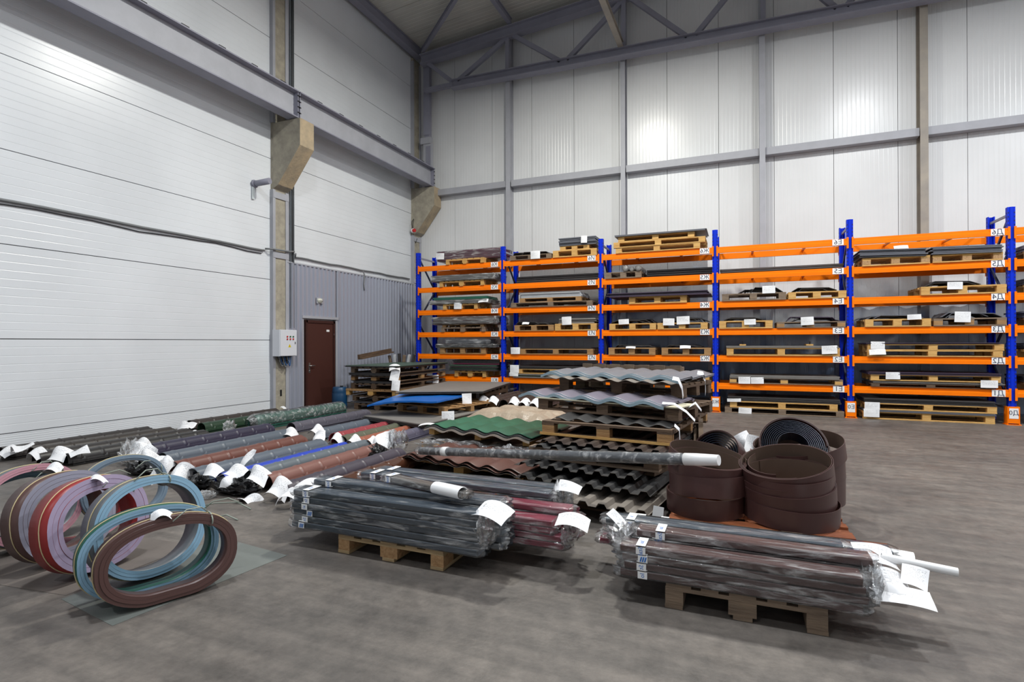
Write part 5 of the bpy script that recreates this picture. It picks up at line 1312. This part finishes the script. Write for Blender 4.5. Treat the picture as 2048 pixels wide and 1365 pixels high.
solid(bl2, 24, 14, 0.03).build('sheet', mat('bright_blue_film', (0, 96, 180), 0.35, 0, bump=0.3, bscale=10), t)
t.location = (0, 0, 0.0)
for k in range(2):
    o = MB(); o.prism([(-6.25, 8.95+0.03*k), (-4.72, 9.75), (-5.15, 12.2), (-6.75, 11.95)], lambda u, v, tt: (u, v, tt), 0.545+0.03*k, 0.560+0.03*k)
    tag(o.build('flat_sheet', M_SH_GREY if k else M_SH_DARK), ('lower dark', 'upper grey-brown')[k]+' large flat sheet lying behind the blue cover', 'sheet', 'flat sheets behind the blue cover')
pal2((-6.35, 10.62), (-5.10, 10.66), 0.002, 1.35, 'dark pallet under the large flat sheets behind the blue cover', M_W_DARK, 0.54)
paper((-4.86, 9.35, 0.47), 0.20, 0.20, (-0.1, 0, 0.9), 'white paper slip beside the blue cover', 0.1, 0.1, 81, 'paper slips on the stacks')
paper((-4.72, 8.35, 0.20), 0.22, 0.30, (-0.1, 0, 0.6), 'white paper slip hanging on the low dark sheets before the blue cover', 0.1, 0.05, 82, 'paper slips on the stacks')
# pile of old pallets by the door
def pil(z, m, words, W=1.26, D=2.35, dx=0.06, dy=0.0, H=0.135, ang=2, block=None):
    c = Vector((-7.88+dx, 10.35+dy)); return pallet(c.x, c.y, z, W, D, words, m, H, True, R(ang), block, 'pile of old pallets by the door')
MB_l = [('dark_sheet', M_SH_DARK), ('dark', M_SH_SLATE)]
pil(0.002, M_W_DARK, 'lowest dark pallet of the pile by the door', H=0.14, dx=0.15)
sheets(-8.35, -7.25, 10.35, 2.0, 0.144, 0.05, 3, [M_SH_DARK, M_SH_SLATE], 'flat sheets near the bottom of the pallet pile', rz=R(2), group='sheets in the pallet pile')
pil(0.198, M_W_DARK, 'second pallet from the bottom of the pile by the door', H=0.13, dx=0.1)
pil(0.330, M_W_MID, 'wide pale pallet jutting left in the pile by the door', 1.38, 2.35, 0.0, -0.05, 0.15, 2, M_W_NEW)
pil(0.484, M_W_DARK, 'dark pallet just above the jutting pale one', H=0.13)
sheets(-8.4, -7.3, 10.36, 2.0, 0.616, 0.05, 3, M_SH_DARK, 'thin dark sheets halfway up the pallet pile', rz=R(2), group='sheets in the pallet pile')
pil(0.668, M_W_DARK, 'third pallet from the top of the pile by the door', H=0.13, block=M_W_MID)
sheets(-8.5, -7.25, 10.30, 2.1, 0.80, 0.06, 4, M_SH_DARK, 'dark sheets between the upper pallets of the pile', rz=R(2), group='sheets in the pallet pile')
pil(0.862, M_W_OLD, 'topmost weathered pallet of the pile by the door', H=0.13)
sheets(-8.55, -7.1, 10.25, 2.45, 0.994, 0.04, 3, [M_SH_DARK, M_SH_DARK, M_SH_OLIVE], 'green-grey flat sheets topping the pallet pile', rz=R(2), group='sheets in the pallet pile')
paper((-7.20, 10.30, 1.02), 0.24, 0.22, (-1.0, 0, 0.6), 'white paper slip on the top corner of the pallet pile', 0.2, 0.1, 83, 'paper slips on the stacks')
paper((-7.17, 10.26, 0.82), 0.20, 0.26, (-0.15, 0.2, 0.5), 'white paper slip hanging midway on the pallet pile', 0.1, 0.1, 84, 'paper slips on the stacks')
paper((-7.12, 10.22, 0.60), 0.18, 0.24, (-0.1, 0.1, 0.5), 'lowest white paper slip hanging on the pallet pile', 0.1, 0.1, 85, 'paper slips on the stacks')
paper((-7.32, 12.30, 0.60), 0.16, 0.24, (-0.1, 0.0, 0.8), 'white paper slip on the far side of the pallet pile', 0.1, 0.1, 86, 'paper slips on the stacks')
# angled profiles lying on top, near the rack
t = thing('steel_profiles', 'bundle of white and brown profiles on the floor by the leftmost rack post', 'profiles', (-8.55, 12.55, 0.0))
for k in range(6):
    MB().box((-0.25+0.10*k, 0.0, 0.60+0.02*(k % 3)), (0.05, 0.08, 1.25), Matrix.Rotation(R(-14+6*k), 3, 'Y')).build('profile', (M_W_OLD, M_SH_LIGHT, M_SH_DARK)[k % 3], t)
t = thing('brown_plank', 'long brown plank leaning on the corrugated cladding above the pallet pile', 'plank', (-8.78, 11.2, 1.16), (R(5), 0, R(6)))
MB().box((0, 0.6, 0.06), (0.06, 1.6, 0.12)).build('board', M_W_DARK, t)
MB().box((0.05, 0.6, 0.02), (0.10, 1.6, 0.03)).build('flange', M_W_DARK, t)
# blue barrel
t = thing('blue_barrel', 'dark blue plastic barrel beside the pallet pile', 'barrel', (-8.72, 10.25, 0.0))
pr = [(0.0, 0.15), (0.02, 0.17), (0.12, 0.175), (0.13, 0.168), (0.15, 0.175), (0.36, 0.175), (0.38, 0.168), (0.40, 0.172), (0.50, 0.16), (0.52, 0.14)]
MB().tube([(0, 0, a) for a, b2 in pr], [b2 for a, b2 in pr], 24).build('body', mat('dark_blue_plastic', (14, 58, 92), 0.4), t)
MB().cyl((0.06, 0, 0.52), (0.06, 0, 0.55), 0.035).build('cap', M_BLACK, t)
# brown ridge caps on a pallet far back, papers on their ends
pal2((-5.02, 10.3), (-3.58, 10.2), 0.002, 1.8, 'dark pallet under the far brown ridge caps', M_W_DARK, 0.26)
mRB = gloss('ridge_dark_brown', (84, 56, 48))
for k in range(6):
    o = ob('ridge_cap', cap_mesh(1.95, 0.10, 0.22, mRB), None, (-4.90+0.25*k, 10.10-0.03*k, 0.264))
    tag(o, ('leftmost', 'second', 'third', 'fourth', 'fifth', 'rightmost')[k]+' dark brown ridge cap on the far pallet behind the tall stack', 'ridge cap', 'ridge caps on the far pallet')
    if k != 2: paper((-4.90+0.25*k, 10.04-0.03*k, 0.42), 0.22, 0.22, (-1.15, 0.1*(k-2), 0.1), 'white paper slip on the '+('leftmost', 'second', '', 'fourth', 'fifth', 'rightmost')[k]+' far brown ridge cap', 0.5, 0.2, 90+k, 'paper slips on far ridge caps')
# ---------------------------------------------------------------- large brown strip coils on an orange-brown pallet
pallet(0.12, 4.52, 0.002, 1.30, 1.35, 'orange-brown pallet under the big brown strip coils', M_W_RED, 0.13, False, R(2), None, 'pallets in the floor stacks')
M_BC = mat('chocolate_strip', (76, 52, 50), 0.34, 0, var=0.06, vscale=3, spec=0.5)
M_BCI = mat('chocolate_strip_back', (92, 76, 66), 0.4, 0, var=0.06, vscale=3)
M_DCOIL = mat('blue_black_strip', (34, 40, 56), 0.25, 0.3)
def band(mb, pts, ups, w_, th=0.004, mi0=0, mi1=1):
    """a strip of sheet metal of width w_ along a path; ups = direction of its width at each point"""
    n = len(pts); vo = []; vi = []
    for i, (p, u) in enumerate(zip(pts, ups)):
        t_ = (pts[min(i+1, n-1)]-pts[max(i-1, 0)]).normalized(); nn = t_.cross(u).normalized()
        vo += [p+nn*th/2, p+u*w_+nn*th/2]; vi += [p-nn*th/2, p+u*w_-nn*th/2]
    mb.add(vo, [(2*i, 2*i+2, 2*i+3, 2*i+1) for i in range(n-1)], True, mi0)
    mb.add(vi, [(2*i, 2*i+1, 2*i+3, 2*i+2) for i in range(n-1)], True, mi1)
    for k in (0, 1):
        ev = []
        for i in range(n): ev += [vo[2*i+k], vi[2*i+k]]
        mb.add(ev, [(2*i, 2*i+2, 2*i+3, 2*i+1)[::1 if k else -1] for i in range(n-1)], False, mi0)
def spiral(mb, c, r0, r1, turns, tilt, taz, w_, a0=0.0, n=64, zs=0.0, ell=1.0):
    c = Vector(c); q = Matrix.Rotation(taz, 3, 'Z') @ Matrix.Rotation(tilt, 3, 'X') @ Matrix.Rotation(-taz, 3, 'Z')
    N = int(n*turns); pts = []; ups = []
    for i in range(N+1):
        f = i/N; a = a0+f*turns*2*math.pi; r_ = r0+(r1-r0)*f
        pts.append(c+q @ Vector((math.cos(a)*r_, math.sin(a)*r_*ell, zs*f))); ups.append(q @ Vector((0, 0, 1)))
    band(mb, pts, ups, w_)
def big_coil(loc, label, parts, mats=None):
    t = thing('strip_coil', label, 'coil', loc, group='big brown strip coils')
    for (nm, args) in parts:
        mb = MB(); spiral(mb, **args); mb.build(nm, mats or [M_BC, M_BCI], t)
    zmin = 1e9
    for ch in t.children:
        for v in ch.data.vertices: zmin = min(zmin, v.co.z)
    t.location.z = 0.135-zmin
    return t
W1 = 0.15
big_coil((0.37, 4.86, 0), 'big brown strip coil on the right front of the orange-brown pallet', [
    ('strip_loop', dict(c=(0, 0, 0.0), r0=0.35, r1=0.338, turns=1.6, tilt=0.06, taz=R(20), w_=W1, a0=1.0)),
    ('strip_loop', dict(c=(-0.01, 0.01, 0.13), r0=0.34, r1=0.325, turns=2.2, tilt=0.16, taz=R(-20), w_=W1, a0=2.4)),
    ('strip_loop', dict(c=(-0.02, 0.02, 0.215), r0=0.342, r1=0.33, turns=1.4, tilt=0.20, taz=R(-25), w_=0.13, a0=0.4)),
    ('strip_loop', dict(c=(-0.02, 0.03, 0.30), r0=0.342, r1=0.32, turns=2.3, tilt=0.26, taz=R(-28), w_=W1, a0=3.0)),
    ('inner_loop', dict(c=(0, 0.01, 0.03), r0=0.318, r1=0.312, turns=1.2, tilt=0.12, taz=R(-25), w_=0.34, a0=1.0)),
    ('loose_end', dict(c=(-0.02, 0.03, 0.28), r0=0.315, r1=0.20, turns=0.32, tilt=0.26, taz=R(-28), w_=0.14, a0=2.3))])
big_coil((-0.27, 4.86, 0), 'big brown strip coil on the left front of the orange-brown pallet', [
    ('strip_loop', dict(c=(0, 0, 0.0), r0=0.315, r1=0.30, turns=2.2, tilt=0.03, taz=0, w_=0.16, a0=0.3)),
    ('strip_loop', dict(c=(0.02, 0.0, 0.155), r0=0.318, r1=0.30, turns=1.7, tilt=-0.05, taz=R(30), w_=0.16, a0=3.5)),
    ('strip_loop', dict(c=(0.0, 0.02, 0.28), r0=0.31, r1=0.28, turns=3.2, tilt=0.14, taz=R(60), w_=0.15, a0=2.0)),
    ('strip_loop', dict(c=(0.0, 0.0, 0.36), r0=0.315, r1=0.31, turns=0.6, tilt=0.2, taz=R(70), w_=0.12, a0=0.2))])
big_coil((0.50, 5.54, 0), 'brown strip coil on the right rear of the orange-brown pallet', [
    ('strip_loop', dict(c=(0, 0, 0.0), r0=0.36, r1=0.345, turns=2.2, tilt=0.03, taz=0, w_=0.22, a0=0.3)),
    ('strip_loop', dict(c=(0, 0, 0.21), r0=0.36, r1=0.35, turns=1.3, tilt=0.10, taz=R(-30), w_=0.16, a0=4.0)),
    ('strip_loop', dict(c=(0, -0.02, 0.36), r0=0.37, r1=0.36, turns=1.1, tilt=0.22, taz=R(-40), w_=0.15, a0=2.6))])
# two coils lying tilted on top at the back: dark windings facing the camera
def tilted(loc, rot, r_, w_, label, turns=9):
    t = thing('strip_coil', label, 'coil', loc, rot, 'big brown strip coils')
    mb = MB(); spiral(mb, (0, 0, 0), r_*0.45, r_*0.93, turns, 0, 0, w_*0.9); mb.build('inner_winding', [M_DCOIL, M_DCOIL], t)
    mb = MB(); spiral(mb, (0, 0, 0), r_*0.94, r_, 2.0, 0, 0, w_); mb.build('outer_winding', [M_BC, M_BC], t)
    return t
tilted((0.44, 5.66, 0.52), (R(52), 0, R(6)), 0.29, 0.16, 'tilted coil with dark inner windings on the right rear brown coil')
tilted((-0.16, 5.62, 0.42), (R(62), 0, R(-25)), 0.24, 0.16, 'tilted coil with pale blue inner rim behind the left front brown coil', 5)
big_coil((-0.20, 5.50, 0), 'brown strip coil on the left rear of the orange-brown pallet', [
    ('strip_loop', dict(c=(0, 0, 0.0), r0=0.32, r1=0.31, turns=2.2, tilt=0.0, taz=0, w_=0.26, a0=0.3))])
crumple('plastic_bag', (0.15, 5.62, 0.14), 0.10, 0.12, 0.36, mat('pinkish_film', (170, 130, 120), 0.35, 0, bump=0.6, bscale=15), 'pinkish crumpled film between the rear brown coils', 'plastic', 31, 'crumpled plastic by the ridge caps')
paper((0.14, 5.7, 0.56), 0.16, 0.18, (-0.3, 0.4, 0.3), 'white paper slip sticking up between the rear brown coils', 0.3, 0.3, 95, 'paper slips on the stacks')
paper((0.05, 5.75, 0.60), 0.14, 0.16, (-0.4, -0.5, 0.3), 'white paper slip behind the tilted left coil', 0.3, 0.3, 96, 'paper slips on the stacks')
# ---------------------------------------------------------------- film-wrapped box profiles on the two front pallets
G_GREY = mat('profile_dark_grey', (66, 78, 90), 0.4, 0, var=0.05); G_CRIM = mat('profile_crimson', (136, 18, 54), 0.4, 0, var=0.06); G_BRN = mat('profile_brown', (88, 56, 52), 0.4, 0, var=0.06); G_GRN = mat('profile_green', (14, 84, 64), 0.4); G_TAUPE = mat('profile_taupe', (112, 104, 96), 0.4)
_tx = {}
def tape_text(s, size):
    if (s, size) not in _tx: _tx[(s, size)] = text_mesh(s, size, M_TEXTB)
    return _tx[(s, size)]
_bx = {}
def profile(loc, L_, w_, h_, m, label, rot=(0, 0, 0), tape=0.10, word=None, seed=0, wrap=True, group='film-wrapped profiles', size=None, gather=0.05):
    """a boxed profile (x along its length) with its own clear film and a printed tape near the left end"""
    t = thing('wrapped_profile', label, 'profile', loc, rot, group)
    k = (round(L_, 3), w_, h_, m.name)
    if k not in _bx:
        c_ = 0.006; mb = MB()
        mb.prism([(0, c_), (c_, 0), (w_-c_, 0), (w_, c_), (w_, h_-c_), (w_-c_, h_), (c_, h_), (0, h_-c_)], lambda u, v, tt: (tt, u, v), -L_/2, L_/2)
        mb.prism([(0.012, 0.008), (w_-0.012, 0.008), (w_-0.012, h_-0.008), (0.012, h_-0.008)], lambda u, v, tt: (tt, u, v), -L_/2-0.004, L_/2+0.004)
        _bx[k] = mb.mesh('box_profile', m)
    ob('box_profile', _bx[k], t)
    if wrap:
        kk = ('s', round(L_, 2), w_, h_, seed % 4)
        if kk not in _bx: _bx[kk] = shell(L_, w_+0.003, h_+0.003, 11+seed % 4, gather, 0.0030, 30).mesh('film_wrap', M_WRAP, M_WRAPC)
        ob('film_wrap', _bx[kk], t, (0, w_/2, h_/2))
    if tape is not None:
        kk = ('t', w_, h_)
        if kk not in _bx:
            mb = MB(); mb.box((0, -0.009, h_/2), (0.055, 0.0015, h_-0.002)); mb.box((0, w_/2-0.004, h_+0.009), (0.055, w_+0.01, 0.0015)); _bx[kk] = mb.mesh('tape_label', M_WHITE)
        x_ = -L_/2+tape
        tl = ob('tape_label', _bx[kk], t, (x_, 0, 0))
        if word == '//':
            mb = MB()
            for q in range(3): mb.prism([(-0.018+0.013*q, 0.006), (-0.010+0.013*q, 0.006), (-0.002+0.013*q, h_-0.008), (-0.010+0.013*q, h_-0.008)], lambda u, v, tt: (u, tt, v), -0.0105, -0.0115)
            mb.build('stripe_mark', M_TEXTB, tl)
        elif word:
            ob('lettering', tape_text(word, size or 0.036), tl, (0.0, -0.0115, h_/2), (0, R(-90), 0))
            ob('lettering', tape_text(word, 0.034), tl, (0.0, 0.05, h_+0.0115), (R(-90), 0, R(90)))
    return t
ordn = ['lowest', 'second-lowest', 'third-lowest', 'fourth from below', 'fifth from below', 'sixth from below', 'topmost']
# left pallet
pallet(-2.30, 3.21, 0.002, 0.89, 1.2, 'pale pallet with chipboard blocks under the grey wrapped profiles', M_W_PALE, 0.144, True, 0, M_W_CHIP, 'front pallets')
BW, BHh = 0.132, 0.043
zz0 = 0.149; P_ = 0.0475
words = ['//', 'St', '//', 'al', 'St', 'Stal']; tp_ = [0.10, 0.115, 0.165, 0.13, 0.13, 0.125]
for r_ in range(6):
    profile((-2.37+0.008*((r_*5) % 3-1), 3.185+0.004*((r_*7) % 3), zz0+P_*r_), 1.58, BW, BHh, G_GREY, ordn[r_ if r_ < 5 else 6]+' dark grey wrapped profile in the front column of the left pallet', tape=tp_[r_], word=words[r_], seed=r_, group='dark grey profiles on the left pallet')
for r_ in range(7):
    profile((-2.29+0.01*((r_*5) % 3-1), 3.345, zz0+P_*r_), 1.60, BW, BHh, G_GREY, ordn[r_]+' dark grey wrapped profile in the second column of the left pallet', tape=0.15, word='Stal', seed=r_+1, group='dark grey profiles on the left pallet')
for c_ in range(2):
    for r_ in range(5 if c_ else 4):
        profile((-2.22-0.04*r_*(1-c_)+0.05*(r_ % 2), 3.505+0.15*c_, zz0+P_*r_), 2.22, BW, BHh, G_CRIM, ordn[r_]+' crimson wrapped profile, '+('rear' if c_ else 'front')+' crimson column', tape=0.12, word='St', seed=r_+c_, group='crimson profiles on the left pallet')
for c_ in range(2):
    for r_ in range(6):
        profile((-2.17+0.06*c_, 3.83+0.155*c_, zz0+P_*r_), 1.72, BW, BHh, G_GREY, ordn[r_ if r_ < 5 else 6]+' dark grey wrapped profile, '+('rearmost' if c_ else 'next to rearmost')+' column, left pallet', tape=0.13, word=('St', '//', 'Stal', 'al', 'St', 'Stal')[r_], seed=r_+c_, group='dark grey profiles on the left pallet')
profile((-2.08, 3.52, 0.405), 0.86, 0.11, 0.045, G_BRN, 'short brown wrapped profile lying on the crimson ones', (0, 0, R(-6)), 0.14, 'St', 3, group='single profiles on top of the left pallet')
profile((-2.14, 3.37, 0.492), 0.80, 0.09, 0.04, G_TAUPE, 'taupe profile lying slantwise on top of the dark grey ones', (0, R(0), R(-14)), 0.06, 'Stal', 2, group='single profiles on top of the left pallet')
# right pallet
pallet(0.01, 3.27, 0.002, 0.83, 1.2, 'weathered pallet under the brown wrapped profiles', M_W_OLD, 0.15, True, 0, M_W_OLD, 'front pallets')
zz0 = 0.155
words = ['lo', 'St', '//', 'Stal']; tp_ = [0.13, 0.10, 0.12, 0.12]
for r_ in range(4):
    profile((-0.03+0.012*((r_*5) % 3-1), 3.255, zz0+P_*r_), 1.24, BW, BHh, G_BRN, ordn[r_ if r_ < 3 else 6]+' brown wrapped profile in the front column of the right pallet', tape=tp_[r_], word=words[r_], seed=r_, group='brown profiles on the right pallet')
for r_ in range(5):
    profile((0.02+0.01*((r_*5) % 3-1), 3.41, zz0+P_*r_), 1.24, BW, BHh, G_BRN, ordn[r_ if r_ < 4 else 6]+' brown wrapped profile in the second column of the right pallet', tape=0.14, word='Stal', seed=r_+2, group='brown profiles on the right pallet')
for r_ in range(5):
    profile((-0.06-0.02*r_, 3.565, zz0+P_*r_), 1.36, BW, BHh, G_BRN if r_ < 4 else G_GREY, (ordn[r_]+' brown' if r_ < 4 else 'topmost dark grey')+' wrapped profile in the third column of the right pallet', tape=0.16, word='St', seed=r_+1, group='brown profiles on the right pallet')
for r_ in range(4):
    profile((-0.12+0.05*r_, 3.72, zz0+P_*r_), 1.56, BW, BHh, (G_CRIM, G_CRIM, G_GRN, G_GREY)[r_], ('lowest crimson', 'upper crimson', 'green', 'dark grey')[r_]+' wrapped profile in the fourth column of the right pallet', tape=0.12, word='//', seed=r_+3, group='mixed profiles on the right pallet')
profile((0.02, 3.98, zz0+0.055), 1.30, 0.10, 0.05, G_CRIM, 'single crimson wrapped profile behind the right pallet profiles', (0, 0, R(-3)), 0.12, '//', 2, group='mixed profiles on the right pallet')
t = thing('timber_spacer', 'timber batten under the single crimson profile on the right pallet', 'spacer', (0.0, 3.94, 0.155)); MB().box((-0.2, 0.09, 0.025), (0.08, 0.2, 0.05)).build('batten', M_W_OLD, t); MB().box((0.25, 0.09, 0.025), (0.08, 0.2, 0.05)).build('batten', M_W_OLD, t)
# papers and film at the bundle ends
def bigpaper(loc, w_, h_, rot, words_, cu, fo, seed): paper(loc, w_, h_, rot, words_, cu, fo, seed, 'paper sheets on the front pallets')
bigpaper((-1.50, 3.24, 0.46), 0.24, 0.17, (-1.25, 0.12, -0.15), 'white printed paper fanning out at the right end of the grey profiles', 0.15, 0.15, 201)
bigpaper((-1.03, 3.50, 0.37), 0.22, 0.13, (-1.2, 0.1, 0.1), 'white printed paper at the right end of the crimson profiles', 0.15, 0.2, 202)
bigpaper((-1.20, 3.98, 0.455), 0.18, 0.10, (-1.0, 0.15, 0.0), 'white printed paper at the right end of the rear grey profiles', 0.1, 0.15, 203)
bigpaper((-3.30, 3.50, 0.40), 0.22, 0.18, (-1.3, 0.1, 0.6), 'white paper at the left end of the crimson profiles', 0.3, 0.3, 204)
t = thing('rolled_paper', 'rolled white paper round the slanting taupe profile', 'paper', (-1.88, 3.33, 0.515), (0, 0, R(-14)))
def rp(u, v): a = u*2*math.pi*1.15; r_ = 0.048+0.006*u; return Vector(((v-0.5)*0.26, 0.0+r_*math.cos(a), r_*0.8*math.sin(a)+0.004)), Vector((0, math.cos(a), math.sin(a)))
solid(rp, 26, 4, 0.0015).build('sheet', M_WHITE, t)
bigpaper((0.70, 3.60, 0.36), 0.20, 0.18, (-1.2, 0.1, 0.1), 'white printed paper standing out at the right end of the brown profiles', 0.1, 0.25, 211)
bigpaper((0.74, 3.42, 0.29), 0.24, 0.16, (-0.9, 0.1, 0.25), 'folded white printed paper low at the right end of the brown profiles', 0.25, 0.3, 212)
bigpaper((0.77, 3.36, 0.245), 0.27, 0.13, (-1.25, 0.02, 0.02), 'lowest white printed paper pointing right from the brown profiles', 0.06, 0.1, 213)
bigpaper((0.86, 3.50, 0.30), 0.12, 0.14, (-1.0, 0.2, -0.2), 'small cream printed paper at the right end of the brown profiles', 0.1, 0.2, 214)
bigpaper((-0.72, 3.52, 0.39), 0.22, 0.06, (-1.1, 0.5, -0.6), 'narrow folded paper at the left end of the brown profiles', 0.1, 0.1, 215)
t = thing('rolled_paper', 'long rolled white paper tube at the far right of the brown profiles', 'paper', (0.90, 3.60, 0.33), (0, R(4), R(-4)))
def rp2(u, v): a = u*2*math.pi*1.3-1.9; r_ = 0.026+0.004*u; return Vector(((v-0.5)*0.34, r_*0.8*math.cos(a), r_*0.8*math.sin(a))), Vector((0, math.cos(a), math.sin(a)))
solid(rp2, 26, 4, 0.0015).build('sheet', M_WHITE, t)
t = thing('paper_sleeve', 'white paper sleeve on the end of the single crimson profile', 'paper', (0.76, 3.995, 0.236), (0, R(3), R(-6)))
def rp3(u, v): a = u*2*math.pi; return Vector(((v-0.5)*0.42, (0.062+0.004*math.sin(v*9))*math.cos(a), (0.034+0.008*v)*math.sin(a)+0.0)), Vector((0, math.cos(a), math.sin(a)))
solid(rp3, 24, 8, 0.0015).build('sheet', M_WHITE, t)
for q, (lc, sx, sy, sz, wd) in enumerate((((-1.56, 3.30, 0.20), 0.05, 0.14, 0.24, 'gathered clear film at the right end of the front grey profiles'), ((-1.27, 3.98, 0.20), 0.05, 0.15, 0.26, 'gathered clear film at the right end of the rear grey profiles'), ((-1.08, 3.60, 0.16), 0.05, 0.14, 0.18, 'gathered clear film at the right end of the crimson profiles'), ((0.64, 3.40, 0.17), 0.05, 0.14, 0.20, 'gathered clear film at the right end of the brown profiles'), ((-0.68, 3.45, 0.28), 0.07, 0.12, 0.12, 'gathered clear film at the left end of the brown profiles'))):
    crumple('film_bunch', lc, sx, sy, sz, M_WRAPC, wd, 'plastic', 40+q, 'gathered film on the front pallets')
# small yellow scrap on the floor
o = crumple('yellow_scrap', (-1.27, 4.38, 0.001), 0.03, 0.02, 0.03, M_YEL, 'tiny yellow scrap on the floor between the front pallets', 'scrap', 50)

# loose packing straps on the floor before the ridge caps
for k, (pts, wd) in enumerate((
    ([(-4.75, 3.55, 0.006), (-4.55, 3.62, 0.05), (-4.35, 3.70, 0.06), (-4.2, 3.72, 0.006)], 'curved over the floor between ridge caps and slate coil'),
    ([(-4.30, 3.40, 0.006), (-4.20, 3.46, 0.03), (-4.05, 3.45, 0.006)], 'short and lying before the aubergine ridge caps'),
    ([(-6.20, 3.45, 0.006), (-6.05, 3.52, 0.12), (-5.95, 3.60, 0.14), (-5.90, 3.66, 0.006)], 'standing in a bow behind the pink-edged coil'))):
    tag(MB().tube(pts, 0.006, 6).build('loose_strap', M_GREYSTRAP), 'grey-green packing strap '+wd, 'strap', 'loose straps on the floor')
